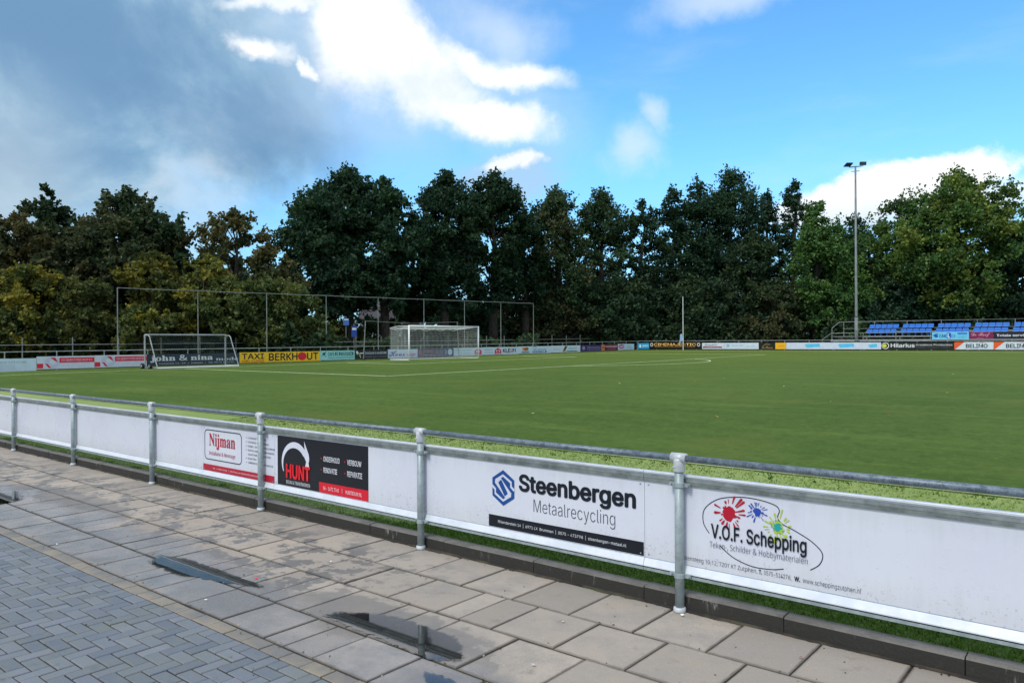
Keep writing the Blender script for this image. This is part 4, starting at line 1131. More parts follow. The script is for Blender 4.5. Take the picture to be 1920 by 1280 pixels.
# ball stop frame behind the goal
NX = -46.5
r = empty('ball_stop_frame', (NX, 20, gz(20))); tag(r, 'tall thin steel ball stop frame with nine posts behind the goals', 'net frame')
for i in range(9):
    y = 20 + 4.955 * i
    zt = 5.06 + 0.46 * i / 8
    q = MB(); q.tube([(0, 0, -0.1), (0, 0, zt - gz(y))], [0.038, 0.030], 8); q.build('post', DULLGALV, r, (0, y - 20, gz(y) - gz(20)))
    if i < 8:
        z2 = 5.06 + 0.46 * (i + 1) / 8
        q = MB(); q.tube([(0, y - 20, zt - gz(20)), (0, y + 2.48 - 20, (zt + z2) / 2 - gz(20) - 0.02), (0, y + 4.955 - 20, z2 - gz(20))], 0.027, 6); q.build('top_bar', DULLGALV, r)

# ------------------------------------------------------------------ goals
def net_strands(q, o, U, V, nu, nv, r=0.006, sag=0.0, side='V'):
    """net panel spanned by vectors U and V from corner o; the lines bow by sag"""
    o, U, V = Vector(o), Vector(U), Vector(V)
    N = U.cross(V).normalized()
    def pt(a, b): return o + U * a + V * b + N * (sag * math.sin(math.pi * a) * math.sin(math.pi * b))
    for i in range(nu + 1):
        q.tube([pt(i / nu, k / 3) for k in range(4)], r, 3, False)
    for j in range(nv + 1):
        q.tube([pt(k / 4, j / nv) for k in range(5)], r, 3, False)
NETM = flat_mat('net_cord', (206, 212, 208), 0.7)
gl = empty('football_goal', (GX, GYC, gz(GYC))); tag(gl, 'large white football goal with net standing on the goal line', 'goal')
hw, gh, dp = 3.66, 2.44, 2.0
for s in (-1, 1):
    q = MB(); q.tube([(0, s * hw, 0), (0, s * hw, gh + 0.06)], 0.06, 12); q.build('goalpost', WHITEM, gl, smooth=True)
    q = MB(); q.tube([(-0.05, s * hw, gh), (-dp * 0.6, s * hw, gh + 0.0), (-dp, s * hw, gh - 0.12)], 0.022, 8); q.build('net_arm', WHITEM, gl)
    q = MB(); q.tube([(-0.05, s * hw, 0.03), (-dp, s * hw, 0.03)], 0.03, 8); q.build('ground_bar', WHITEM, gl)
q = MB(); q.tube([(0, -hw, gh), (0, hw, gh)], 0.06, 12); q.build('crossbar', WHITEM, gl, smooth=True)
q = MB(); q.tube([(-dp, -hw, 0.03), (-dp, hw, 0.03)], 0.03, 8); q.build('ground_bar', WHITEM, gl)
q = MB()
net_strands(q, (-dp, -hw, 0.04), (0, 2 * hw, 0), (0, 0, gh - 0.2), 52, 17, 0.0055, -0.12)
for s in (-1, 1): net_strands(q, (-0.05, s * hw, 0.04), (-dp + 0.05, 0, 0), (0, 0, gh - 0.14), 14, 17, 0.005, 0.05 * s)
net_strands(q, (-0.05, -hw, gh - 0.02), (0, 2 * hw, 0), (-dp + 0.05, 0, -0.16), 52, 14, 0.006, -0.10)
q.build('net', NETM, gl)
q = MB()
for k in range(6):
    y = -hw + 2 * hw * k / 5
    if k < 5: q.tube([(-dp, y, gh - 0.14), (-dp, y + 0.73, gh - 0.30), (-dp, y + 1.464, gh - 0.14)], 0.016, 4)
q.build('net_rope', NETM, gl)

# junior goal parked with its back to the camera
jx, jy0, jy1 = -42.55, 19.75, 24.55
jg = empty('football_goal', (jx, jy0, gz(jy0))); tag(jg, 'smaller aluminium goal on wheels parked in front of the navy board', 'goal')
W_ = jy1 - jy0; H_ = 1.86
for s in (0, W_):
    q = MB(); q.tube([(0, s, 0), (0, s, H_)], 0.05, 10); q.build('goalpost', FARGALV, jg)
    q = MB(); q.tube([(0, s, H_ - 0.03), (0.42, s, H_ - 0.03), (0.58, s, H_ - 0.14), (0.70, s, H_ - 0.40), (1.45, s, 0.06)], 0.030, 8); q.build('stay', FARGALV, jg)
    q = MB(); q.tube([(0, s, 0.05), (1.45, s, 0.05)], 0.035, 8); q.build('ground_bar', FARGALV, jg)
q = MB(); q.tube([(0, 0, H_), (0, W_, H_)], 0.05, 10); q.build('crossbar', FARGALV, jg)
q = MB(); q.tube([(1.45, 0, 0.05), (1.45, W_, 0.05)], 0.04, 8); q.build('ground_bar', WHITEM, jg)
for xx in (0.25, 1.15):
    wh = MB(); wh.tube([(0, -0.05, 0), (0, 0.05, 0)], 0.15, 16); wo_ = wh.build('wheel', paint((22, 24, 26), 0.7), jg, (xx - 0.3, -0.12, 0.15))
    hb = MB(); hb.tube([(0, -0.065, 0), (0, 0.065, 0)], 0.07, 10); hb.build('hub', FARGALV, wo_)
q = MB()
net_strands(q, (1.42, 0, 0.08), (0, W_, 0), (-0.85, 0, H_ - 0.5), 34, 12, 0.0035, 0.05)
net_strands(q, (0.57, 0, H_ - 0.42), (0, W_, 0), (-0.5, 0, 0.40), 34, 5, 0.0035, -0.12)
q.build('net', flat_mat('dark_net', (70, 84, 84), 0.8), jg)

# leaning net frame behind the goal
lf = empty('leaning_frame', (-44.7, 36.9, gz(36.9))); tag(lf, 'slim leaning pole frame with a thin line behind the large goal', 'net frame')
q = MB(); q.tube([(0, -0.05, 0.02), (0, 0.15, 2.92)], 0.035, 8); q.build('pole', DULLGALV, lf)
q = MB(); q.tube([(0, 10.2, 0.05), (0, 10.0, 3.0)], 0.035, 8); q.build('pole', DULLGALV, lf)
q = MB(); q.tube([(0, 0.15, 2.9), (0, 5.0, 2.78), (0, 10.0, 2.98)], 0.016, 5); q.build('line', DULLGALV, lf)
q = MB(); q.lathe([(0.16, 0.0), (0.15, 0.06), (0.05, 0.10)], 10, 0, -0.05); q.build('foot', paint((20, 22, 24), 0.7), lf)

# ------------------------------------------------------------------ flag pole with cloth
fp = empty('flagpole', (-39.42, 77.4, gz(77.4))); tag(fp, 'thin white pole in front of the black cinema board', 'pole')
q = MB(); q.tube([(0, 0, 0), (0, 0, 5.9)], [0.045, 0.035], 8); q.build('pole', WHITEM, fp)
q = MB()
vs = []; n = 7
for i in range(n):
    z = 1.05 + 0.75 * i / (n - 1)
    for j in range(4): vs.append((-0.07 - 0.13 * j + 0.14 * (i / n) * (j / 3) , -0.03 + 0.06 * math.sin(j * 1.7 + i * 0.8), z - 0.12 * j * (1 - i / n)))
q.add(vs, [(i * 4 + j, i * 4 + j + 1, i * 4 + j + 5, i * 4 + j + 4) for i in range(n - 1) for j in range(3)])
q.build('flag_cloth', paint((150, 186, 226), 0.8), fp)

# ------------------------------------------------------------------ floodlight mast
mx_, my_ = -21.95, 79.7
fm = empty('floodlight_mast', (mx_, my_, gz(my_))); tag(fm, 'tall grey floodlight mast rising in front of the small stand', 'floodlight')
MASTM = metal_mat('mast_steel', (96, 106, 106), (126, 134, 132), 0.55, 0.1, 2.0)
q = MB(); q.tube([(0, 0, 0), (0, 0, 3.2)], 0.17, 12); q.tube([(0, 0, 3.2), (0, 0, 3.4), (0, 0, 18.05)], [0.17, 0.135, 0.085], 12); q.build('pole', MASTM, fm, smooth=True)
q = MB(); q.box(-0.05, -0.20, 1.2, 0.05, -0.168, 1.9); q.build('service_door', MASTM, fm)
ca_ = R(YAW)
def arm(z, L, tilt, r_=0.05):
    q = MB(); q.tube([(-L * math.cos(ca_), -L * math.sin(ca_), z - tilt), (L * math.cos(ca_), L * math.sin(ca_), z + tilt)], r_, 8); return q
arm(18.0, 0.62, 0.05).build('crossarm', MASTM, fm); arm(17.55, 0.42, 0.03, 0.035).build('crossarm', MASTM, fm)
LAMPM = flat_mat('lamp_housing', (34, 44, 60), 0.45)
def lamp(sx, flat):
    L = 0.5 * sx
    base = Vector((L * math.cos(ca_), L * math.sin(ca_), 18.05))
    q = MB()
    if flat:
        q.bbox(-0.32, -0.45, -0.06, 0.32, 0.30, 0.06, 0.05)
    else:
        q.bbox(-0.30, -0.10, -0.16, 0.30, 0.10, 0.18, 0.04)
    o = q.build('floodlight', LAMPM, fm, base + Vector((0.12 * sx * math.cos(ca_) * 2, 0.12 * sx * math.sin(ca_) * 2, 0.25 if not flat else 0.12)), ca_)
    o.rotation_euler = (R(-14) if flat else R(8), 0, ca_)
    q = MB(); q.tube([(0, 0, -0.28 if not flat else -0.16), (0, 0, 0)], 0.04, 6); q.box(-0.2, -0.02, -0.2, -0.17, 0.02, 0.0); q.box(0.17, -0.02, -0.2, 0.2, 0.02, 0.0)
    q.build('bracket', MASTM, o)
    q = MB()
    if flat: q.box(-0.27, -0.40, -0.075, 0.27, 0.24, -0.061)
    else: q.box(-0.26, -0.115, -0.12, 0.26, -0.101, 0.13)
    q.build('lamp_glass', paint((60, 72, 88), 0.1), o)
lamp(-1, True); lamp(1, False)

# ------------------------------------------------------------------ small stand with blue seats
sx0 = -24.6
st = empty('spectator_stand', (sx0, 80.2, gz(80.2))); tag(st, 'low steel stand with rows of blue seats beyond the far boards', 'stand')
g0 = gz(80.2)
STEEL = metal_mat('stand_steel', (128, 134, 132), (160, 164, 160), 0.5, 0.15, 3.0)
DECK = flat_mat('stand_deck', (84, 86, 82), 0.85)
LEN = 24.0
def zz(v): return v - g0
q = MB(); q.box(0.0, 0.30, zz(1.58), LEN, 1.35, zz(1.70)); q.build('deck', DECK, st)
q = MB(); q.box(0.0, 1.351, zz(2.02), LEN, 2.5, zz(2.14)); q.build('deck', DECK, st)
q = MB(); q.box(0.0, 0.25, zz(1.60), LEN, 0.296, zz(1.80)); q.build('edge_beam', STEEL, st)
q = MB(); q.box(0.0, 0.24, zz(1.20), LEN, 0.28, zz(1.36)); q.build('edge_beam', STEEL, st)
for k in range(9):
    x = 0.1 + k * 2.97
    q = MB(); q.box(x, 0.34, 0, x + 0.1, 0.44, zz(1.58)); q.box(x, 2.3, 0, x + 0.1, 2.4, zz(2.02)); q.build('support', STEEL, st)
    q = MB(); q.tube([(x, 0.26, zz(1.80)), (x, 0.26, zz(2.44))], 0.03, 6); q.build('railing_post', STEEL, st)
    x2 = x + 0.5
    q = MB(); q.tube([(x2, 2.52, zz(2.0)), (x2, 2.52, zz(3.60))], 0.03, 6); q.build('railing_post', STEEL, st)
q = MB(); q.tube([(-0.9, 0.26, zz(1.05)), (-0.85, 0.26, zz(1.8)), (0.0, 0.26, zz(2.44)), (LEN, 0.26, zz(2.44))], 0.032, 6); q.build('railing', STEEL, st)
q = MB(); q.tube([(0.0, 0.26, zz(2.10)), (9.0, 0.26, zz(2.10))], 0.02, 6); q.build('railing', STEEL, st)
q = MB(); q.tube([(0.1, 0.30, zz(1.6)), (0.1, 0.30, zz(2.95)), (0.35, 2.0, zz(3.60)), (0.6, 2.52, zz(3.60)), (LEN, 2.52, zz(3.60))], 0.034, 6); q.build('railing', STEEL, st)
q = MB(); q.tube([(0.6, 2.52, zz(2.0)), (0.6, 2.52, zz(3.6))], 0.034, 6); q.build('railing_post', STEEL, st)
q = MB()
q.tube([(0.6, 2.52, zz(2.9)), (LEN, 2.52, zz(2.9))], 0.02, 6); q.build('railing', STEEL, st)
for k in range(3):
    q = MB(); q.box(-0.95, 0.4 + 0.0, zz(0.95 + 0.25 * k), -0.05, 0.7 + 0.3 * k, zz(1.0 + 0.25 * k)); q.build('step', DECK, st)
# seat: pan and curved back
SEATM = flat_mat('blue_seat_plastic', (18, 112, 202), 0.42, 0.0, 0.10)
def seat_mesh():
    q = MB(); prof = [(-0.26, 0.30), (-0.24, 0.34), (-0.05, 0.32), (0.12, 0.31), (0.19, 0.36), (0.24, 0.62), (0.27, 0.66), (0.29, 0.64), (0.25, 0.36), (0.18, 0.275), (0.0, 0.27), (-0.22, 0.28)]
    q.extrude_x(prof, -0.235, 0.235)
    q.box(-0.05, -0.05, 0.0, 0.05, 0.05, 0.27)
    # turned side wings
    q.extrude_x([(0.10, 0.30), (0.20, 0.36), (0.26, 0.60), (0.20, 0.58), (0.08, 0.38)], -0.250, -0.236)
    q.extrude_x([(0.10, 0.30), (0.20, 0.36), (0.26, 0.60), (0.20, 0.58), (0.08, 0.38)], 0.236, 0.250)
    return q.mesh('seat', SEATM)
sm = seat_mesh()
for k in range(6):
    for row, (yy, zb) in enumerate(((0.95, 2.14), (1.95, 2.62))):
        for j in range(5):
            ob('seat', sm, st, (3.45 + 3.06 * k + 0.545 * j, yy, zz(zb)))
q = MB(); q.box(2.9, 0.85, zz(2.02), LEN, 1.05, zz(2.14)); q.build('seat_beam', STEEL, st)
q = MB(); q.box(2.9, 1.85, zz(2.50), LEN, 2.05, zz(2.62)); q.build('seat_beam', STEEL, st)
for k in range(8):
    q = MB(); q.box(3.2 + 3.0 * k, 0.9, zz(1.70), 3.28 + 3.0 * k, 1.0, zz(2.02)); q.box(3.2 + 3.0 * k, 1.9, zz(2.14), 3.28 + 3.0 * k, 2.0, zz(2.50)); q.build('support', STEEL, st)
# boards hung on the front of the stand
YS = 80.40
b = side_board(-15.47, -12.44, (110, 206, 238), 'light blue driving-school board on the stand railing', 0.70, YS, 1.735)
b.text('CAR', 0.62, 0.20, 1.18, 0.50, (24, 60, 110), bold=0.02); b.rect(1.22, 0.12, 1.58, 0.62, (30, 90, 190), 1, 'blue_plate'); b.text('L', 1.30, 0.18, 1.52, 0.56, (236, 244, 250), bold=0.05); b.text('ES', 1.62, 0.20, 1.92, 0.46, (40, 96, 150))
b.stroke([(0.10, 0.36), (0.28, 0.50), (0.52, 0.54)], 0.07, (26, 60, 140)); b.disc(0.36, 0.34, 0.16, (26, 70, 160), 1, 'emblem', 0.13, 12); b.rect(2.10, 0.50, 2.88, 0.64, (40, 110, 200), 1, 'blue_band')
b.text('0575 - 546 020', 2.15, 0.34, 2.85, 0.42, (60, 120, 170)); b.text('alle rijbewijzen', 2.15, 0.16, 2.85, 0.24, (60, 120, 170))
b = side_board(-12.44, -10.53, (126, 26, 74), 'maroon board with pink script on the stand railing', 0.70, YS, 1.735)
b.text(script('De Roef'), 0.18, 0.22, 1.62, 0.60, (226, 170, 196), 'math'); b.text('catering', 0.6, 0.08, 1.1, 0.16, (226, 170, 196))
b = side_board(-10.53, -5.6, (24, 22, 38), 'dark navy board with white catering text at the right end of the stand', 0.70, YS, 1.735)
b.text('Totale service in catering', 0.22, 0.20, 4.6, 0.48, (226, 228, 234), bold=0.02)

# ------------------------------------------------------------------ blue signs behind the fence
for (px, dd, z0, w_, h_, rgb, lab) in ((664, 66, 1.95, 0.46, 0.95, (24, 66, 150), 'dark blue notice sign on a post among the trunks'), (649, 68, 3.0, 0.5, 0.60, (60, 110, 180), 'small blue and white sign higher up behind the fence')):
    x, y = at(px, dd)
    s = empty('notice_sign', (x, y, gz(y)), R(60)); tag(s, lab, 'sign')
    q = MB(); q.tube([(0, 0.06, -0.1), (0, 0.06, z0 + h_)], 0.035, 6); q.build('post', DULLGALV, s)
    q = MB(); q.box(-w_ / 2, -0.02, z0 - 0.2, w_ / 2, 0.02, z0 - 0.2 + h_); q.build('sign_plate', paint(rgb), s)
    q = MB(); q.box(-w_ / 2 + 0.06, -0.026, z0 + h_ * 0.42, w_ / 2 - 0.05, -0.021, z0 + h_ * 0.62); q.build('white_field', paint((206, 216, 226)), s)

# ------------------------------------------------------------------ pale house glimpsed between trunks
hx_, hy_ = at(735, 120)
hs = empty('house', (hx_, hy_, gz(hy_)), R(48)); tag(hs, 'grey house with pitched roof glimpsed between trunks behind the goal', 'house')
q = MB(); q.box(-5.0, 0, 0, 5.0, 7, 4.6); q.build('wall', flat_mat('grey_brick', (118, 124, 138), 0.9, 0, 0.15, 4.0), hs)
q = MB(); q.add([(-5.2, -0.3, 4.6), (5.2, -0.3, 4.6), (5.2, 7.3, 4.6), (-5.2, 7.3, 4.6), (-5.2, 3.5, 7.6), (5.2, 3.5, 7.6)], [(0, 1, 5, 4), (2, 3, 4, 5), (0, 4, 3), (1, 2, 5), (0, 3, 2, 1)]); q.build('roof', flat_mat('roof_tiles', (66, 64, 68), 0.8), hs)
for k in range(4):
    for z in (0.9, 2.9):
        q = MB(); q.box(-4.2 + 2.3 * k, -0.06, z, -3.0 + 2.3 * k, 0.0, z + 1.2); w_ = q.build('window', WHITEM, hs)
        q = MB(); q.box(-4.1 + 2.3 * k, -0.08, z + 0.1, -3.1 + 2.3 * k, -0.062, z + 1.1); q.build('pane', paint((70, 90, 116), 0.1), w_)

# ------------------------------------------------------------------ trees
PAL = {
 'dark': [(46, 66, 46), (56, 74, 46), (42, 62, 46), (62, 76, 48)],
 'deep': [(40, 64, 46), (46, 69, 48), (50, 70, 45), (38, 59, 45)],
 'brown': [(68, 74, 48), (60, 72, 48), (80, 78, 50), (54, 68, 46)],
 'rust': [(82, 80, 50), (68, 76, 50), (94, 86, 54), (60, 72, 48)],
 'gold': [(108, 106, 46), (94, 98, 46), (122, 114, 46), (78, 88, 46)],
 'olive': [(84, 90, 48), (74, 84, 48), (92, 96, 50), (62, 76, 46)],
 'green': [(78, 108, 56), (66, 98, 54), (90, 116, 58), (56, 86, 50)],
 'lime': [(100, 124, 58), (82, 110, 56), (122, 134, 62), (66, 96, 52)],
}
def crown_points(H, Rx, base, seed, n, shape='oval', clumpr=0.17, sparse=0.0):
    r = np.random.default_rng(seed)
    ch = H * (1 - base)
    M = max(40, int(44 + ch * Rx * 1.9))
    cl = []
    ph = r.uniform(0, 6.28, 6); am = r.uniform(0.08, 0.26, 6)
    while len(cl) < M:
        t = r.uniform(0, 1) ** 0.85
        if shape == 'oval': rad = math.sqrt(max(0, 1 - (2 * t - 0.92) ** 2 / 1.1))
        elif shape == 'round': rad = math.sqrt(max(0, 1 - (2 * t - 1) ** 2))
        elif shape == 'tall': rad = min(1.0, 0.55 + 0.9 * t) * (1 - t ** 3.2) + 0.12
        elif shape == 'cone': rad = 1.05 * (1 - t) ** 0.7 + 0.1
        else: rad = 0.8
        a = r.uniform(0, 6.283)
        rad *= 1 + sum(am[k] * math.sin((k + 1) * a + ph[k] + 5 * t * (k % 3 - 1)) for k in range(6)) * 0.8
        q = r.uniform(0.05, 1.0) ** 0.5
        cl.append((math.cos(a) * rad * q * Rx, math.sin(a) * rad * q * Rx, H * base + ch * t * 0.97))
    cl = np.array(cl)
    cr = r.uniform(0.6, 1.35, M) * clumpr * (Rx + ch * 0.30) * 0.70
    # a few sprigs that break the outline
    top = cl[:, 2].argsort()[-max(3, M // 9):]
    cl[top, 2] += r.uniform(0.0, 0.05, len(top)) * ch; cr[top] *= 0.66
    return r, cl, cr
def make_crown(H, Rx, base, seed, n, pal, shape, leaf, clumpr=0.17, sparse=0.0, top_pal=None):
    r, cl, cr = crown_points(H, Rx, base, seed, n, shape, clumpr)
    M = len(cl)
    wgt = cr ** 2.2; wgt /= wgt.sum()
    idx = r.choice(M, n, p=wgt)
    off = r.normal(size=(n, 3)); off /= np.linalg.norm(off, axis=1)[:, None]
    rr = np.abs(r.normal(0.0, 0.62, n))
    # twig level knots inside each clump
    K = 18; kn = r.normal(size=(M, K, 3)); kn /= np.linalg.norm(kn, axis=2)[:, :, None]; kn *= r.uniform(0.45, 1.0, (M, K, 1))
    which = r.integers(0, K, n)
    pts = cl[idx] + (kn[idx, which] * 0.72 + off * (rr * 0.50)[:, None]) * cr[idx][:, None] * np.array([1.15, 1.15, 0.80])
    # twigs reaching out of the clumps
    Sn = 6; sd = r.normal(size=(M, Sn, 3)); sd += 0.55 * (cl - np.array([0, 0, H * (base + (1 - base) * 0.35)]))[:, None, :] / max(Rx, 1.0)
    sd /= np.linalg.norm(sd, axis=2)[:, :, None]
    tw = r.random(n) < 0.20
    L = r.uniform(0.75, 1.5, n)
    tp = cl[idx] + sd[idx, r.integers(0, Sn, n)] * (cr[idx] * L)[:, None] + r.normal(0, 0.13, (n, 3)) * cr[idx][:, None]
    pts = np.where(tw[:, None], tp, pts)
    P = np.array([lin(c) for c in PAL[pal]])
    tint = r.integers(0, len(P), M)
    col = P[tint[idx]] * (1 - 0.0)
    mixc = P[r.integers(0, len(P), n)]
    col = col * 0.6 + mixc * 0.4
    if top_pal:
        TP = np.array([lin(c) for c in PAL[top_pal]])
        f = (r.random(M) < 0.35)[idx]
        col = np.where(f[:, None], TP[r.integers(0, len(TP), n)], col)
    col = col * r.uniform(0.72, 1.28, n)[:, None]
    size = r.uniform(0.7, 1.3, n) * leaf
    return leaf_cloud('crown', pts, size, col, 0.35), cl, cr
def make_trunk(H, base, seed, cl, Rx, rt):
    r = random.Random(seed); q = MB()
    top = H * (base + (1 - base) * 0.72)
    bend = [(r.uniform(-.25, .25), r.uniform(-.25, .25)) for _ in range(5)]
    spine = [Vector((bend[k][0] * k * 0.35, bend[k][1] * k * 0.35, -0.2 + (top + 0.2) * k / 4)) for k in range(5)]
    q.tube(spine, [rt * 1.25, rt, rt * 0.8, rt * 0.5, rt * 0.15], 8)
    def onspine(z):
        k = min(3, max(0, int((z + 0.2) / (top + 0.2) * 4))); t = ((z + 0.2) / (top + 0.2) * 4) - k
        return spine[k].lerp(spine[k + 1], min(1, max(0, t)))
    order = list(range(len(cl))); r.shuffle(order)
    for i in order[:min(len(cl), 26)]:
        e = Vector(cl[i]); z0 = max(H * base * 0.75, e.z - (0.35 + 0.5 * r.random()) * math.hypot(e.x, e.y) - 0.8)
        a = onspine(min(z0, top * 0.95)); mid = a.lerp(e, 0.5) + Vector((r.uniform(-.3, .3), r.uniform(-.3, .3), r.uniform(-.1, .5)))
        k = rt * 0.34 * (1 - 0.5 * z0 / H)
        q.tube([a, mid, e], [k, k * 0.6, k * 0.2], 5, False)
    return q.mesh('trunk', BARK, True)
tree_no = 0
def tree(px, top, wpx, d, kind, label, shape='oval', base=0.22, n=15000, leaf=0.26, clumpr=0.17, cat='tree', name='broadleaf_tree', group=None, top_pal=None, rt=None):
    global tree_no; tree_no += 1
    x, y = at(px, d); z = gz(y)
    H = EYE + (639.5 - top) / 1440 * d - z
    Rx = wpx / 2 / 1440 * d
    t = empty(name, (x, y, z), random.uniform(0, 6.28)); tag(t, label, cat, group)
    me, cl, cr = make_crown(H * 0.965, Rx * 1.02, base, 100 + tree_no, int(n * 2.35), kind, shape, leaf * 0.86, clumpr, 0, top_pal)
    ob('crown', me, t)
    ob('trunk', make_trunk(H, base, tree_no, cl, Rx, rt or (0.12 + 0.018 * H)), t)
    return t
GB = 'trees and bushes behind the goal line'; GC = 'tall dark trees behind the far end of the pitch'; GD = 'trees behind the stand'
# left, autumn coloured
tree(-60, 380, 190, 60, 'brown', 'brown-green tree cut by the left edge behind the first board', n=13000)
tree(88, 338, 95, 62, 'dark', 'thin dark tree whose ragged top stands above the brown crowns at far left', 'tall', 0.35, 6500, 0.24, 0.13)
tree(40, 395, 130, 58, 'rust', 'brownish olive tree left of the ragged dark tree top', n=12000)
tree(165, 410, 110, 60, 'brown', 'low brown-green tree between the ragged dark top and the wide brown crown', n=10000)
tree(240, 345, 190, 61, 'brown', 'wide brown-green tree with lumpy top left of the ball stop frame', n=19000, top_pal='dark')
tree(325, 420, 110, 64, 'dark', 'dark green tree filling the dip beside the wide brown crown', n=10000)
tree(440, 388, 150, 66, 'rust', 'pale brownish tree with airy see-through crown left of the tall dark group', 'oval', 0.25, 8500, 0.22, 0.13)
tree(505, 455, 90, 64, 'rust', 'small brownish tree against the left flank of the tall dark group', n=6000)
tree(45, 490, 190, 54, 'gold', 'broad golden bush at the left edge above the pale board', 'round', 0.10, 12000, 0.22, name='bush', cat='bush', top_pal='olive')
tree(165, 520, 130, 53, 'olive', 'olive bush between the two golden bushes at left', 'round', 0.08, 9000, 0.22, name='bush', cat='bush')
tree(285, 466, 120, 56, 'gold', 'golden bush above the left corner of the ball stop frame', 'round', 0.2, 8500, 0.22, name='bush', cat='bush', top_pal='olive')
tree(385, 476, 140, 57, 'gold', 'golden bush above the second post of the ball stop frame', 'round', 0.2, 9500, 0.22, name='bush', cat='bush', top_pal='olive')
tree(265, 560, 100, 52, 'olive', 'low yellow-green bush directly behind the first ball stop post', 'round', 0.1, 7000, 0.2, name='bush', cat='bush', top_pal='gold')
tree(505, 522, 190, 58, 'olive', 'wide olive bush behind the ball stop frame left of the main goal', 'round', 0.1, 13000, 0.22, name='bush', cat='bush')
tree(110, 575, 230, 56, 'dark', 'dark low bush under the golden bush at far left', 'round', 0.02, 9000, 0.25, name='bush', cat='bush')
tree(420, 565, 230, 60, 'dark', 'dark low bush behind the wheeled goal', 'round', 0.02, 9000, 0.25, name='bush', cat='bush')
tree(-190, 370, 190, 60, 'dark', 'first dark tree beyond the left edge of the view', n=7000)
tree(-330, 390, 200, 60, 'brown', 'second tree beyond the left edge of the view, browner', n=7000)
tree(-470, 360, 220, 62, 'dark', 'third dark tree beyond the left edge of the view', n=7000)
# tall dark group
tree(600, 345, 150, 74, 'deep', 'tall dark tree on the left flank of the highest group', n=17000, base=0.22)
tree(655, 312, 160, 78, 'deep', 'tallest dark tree of the left group directly above the mint cafe board', n=22000, base=0.26)
tree(722, 330, 120, 77, 'deep', 'tall dark tree just left of the gap of sky above the main goal', n=16000, base=0.28)
tree(835, 318, 125, 82, 'deep', 'tall dark tree right of the gap of sky above the main goal', n=16000, base=0.26)
tree(780, 420, 110, 86, 'dark', 'lower dark tree under the gap of sky above the main goal', n=9000, base=0.3)
tree(925, 320, 135, 86, 'deep', 'tall dark tree with pointed top under the small white cloud', n=17000, base=0.28)
tree(985, 390, 90, 90, 'deep', 'lower dark tree between the pointed top and the browner tree', n=8000, base=0.28)
tree(1045, 350, 115, 92, 'dark', 'dark tree with browner leaf tips right of the ball stop frame', n=13000, base=0.15, top_pal='brown')
tree(1130, 355, 105, 96, 'dark', 'dark narrow-topped tree above the purple and maroon boards', n=11000, base=0.12)
tree(1205, 368, 90, 98, 'deep', 'airy dark tree with bright sky showing through its crown', 'oval', 0.15, 5200, 0.25, 0.12)
tree(1262, 352, 100, 100, 'deep', 'dark tree above the white pole at the cinema board', n=9500, base=0.12, clumpr=0.14)
tree(1310, 340, 100, 101, 'deep', 'dark rounded tree to the right of the white pole', n=9500, base=0.1, clumpr=0.15)
tree(1370, 318, 120, 100, 'deep', 'highest dark tree of the right group above the black and gold board', n=14000, base=0.1)
tree(1440, 352, 70, 101, 'deep', 'thin airy dark tree right of the highest right-hand crown', 'tall', 0.25, 4500, 0.24, 0.12)
tree(1490, 335, 85, 99, 'deep', 'airy two-pointed dark tree in front of the white cumulus', 'tall', 0.25, 5600, 0.24, 0.12)
tree(1410, 435, 100, 94, 'dark', 'lower dark green tree left of the slim light green tree', 'tall', 0.05, 9000, 0.27)
tree(1532, 378, 92, 92, 'green', 'slim light green tree left of the floodlight mast', 'tall', 0.08, 12500, 0.27, top_pal='green')
tree(1605, 405, 110, 102, 'deep', 'low dark tree behind the floodlight mast', n=9000, base=0.12)
tree(1598, 455, 66, 90, 'green', 'small narrow green tree right behind the floodlight mast', 'tall', 0.08, 7000, 0.25)
tree(1690, 372, 130, 92, 'green', 'mid green tree leaning on the big light green tree', n=12000, base=0.15, top_pal='dark')
tree(1800, 326, 212, 88, 'lime', 'big broad light green tree above the seats of the stand', 'oval', 0.2, 27000, 0.27, 0.15, top_pal='green')
tree(1905, 425, 130, 86, 'deep', 'dark tree at the right edge behind the stand', n=10000, base=0.08)
tree(1990, 400, 150, 90, 'dark', 'dark tree just beyond the right edge of the view', n=7000, base=0.1)
tree(1700, 520, 170, 90, 'deep', 'dark shrubby tree behind the left half of the stand', 'round', 0.04, 9000, 0.27)
tree(1830, 530, 190, 89, 'deep', 'dark shrubby tree behind the right half of the stand', 'round', 0.04, 9000, 0.27)
tree(1450, 540, 130, 92, 'brown', 'olive-brown low shrub right of the black and gold board', 'round', 0.03, 7000, 0.26, name='bush', cat='bush')
tree(1300, 520, 150, 96, 'dark', 'dark low tree behind the white pole', 'round', 0.03, 9000, 0.28)
tree(1160, 520, 150, 95, 'dark', 'dark low tree behind the purple and maroon boards', 'round', 0.03, 9000, 0.28)
tree(1050, 560, 120, 92, 'brown', 'olive-brown low bush right of the last ball stop post', 'round', 0.03, 5500, 0.26, name='bush', cat='bush')

tree(700, 592, 130, 88, 'dark', 'dark low bush behind the leaning frame left of the main goal', 'round', 0.02, 4500, 0.26, name='bush', cat='bush')
tree(640, 600, 110, 84, 'olive', 'low olive bush under the blue signs', 'round', 0.02, 3500, 0.26, name='bush', cat='bush')
tree(870, 575, 150, 92, 'dark', 'dark low bush behind the right goalpost of the main goal', 'round', 0.02, 6000, 0.27, name='bush', cat='bush')
tree(965, 560, 120, 94, 'brown', 'brownish low bush behind the last bay of the ball stop frame', 'round', 0.02, 5000, 0.27, name='bush', cat='bush')
tree(785, 560, 90, 94, 'dark', 'small dark tree behind the left half of the main goal', 'round', 0.05, 3800, 0.27)

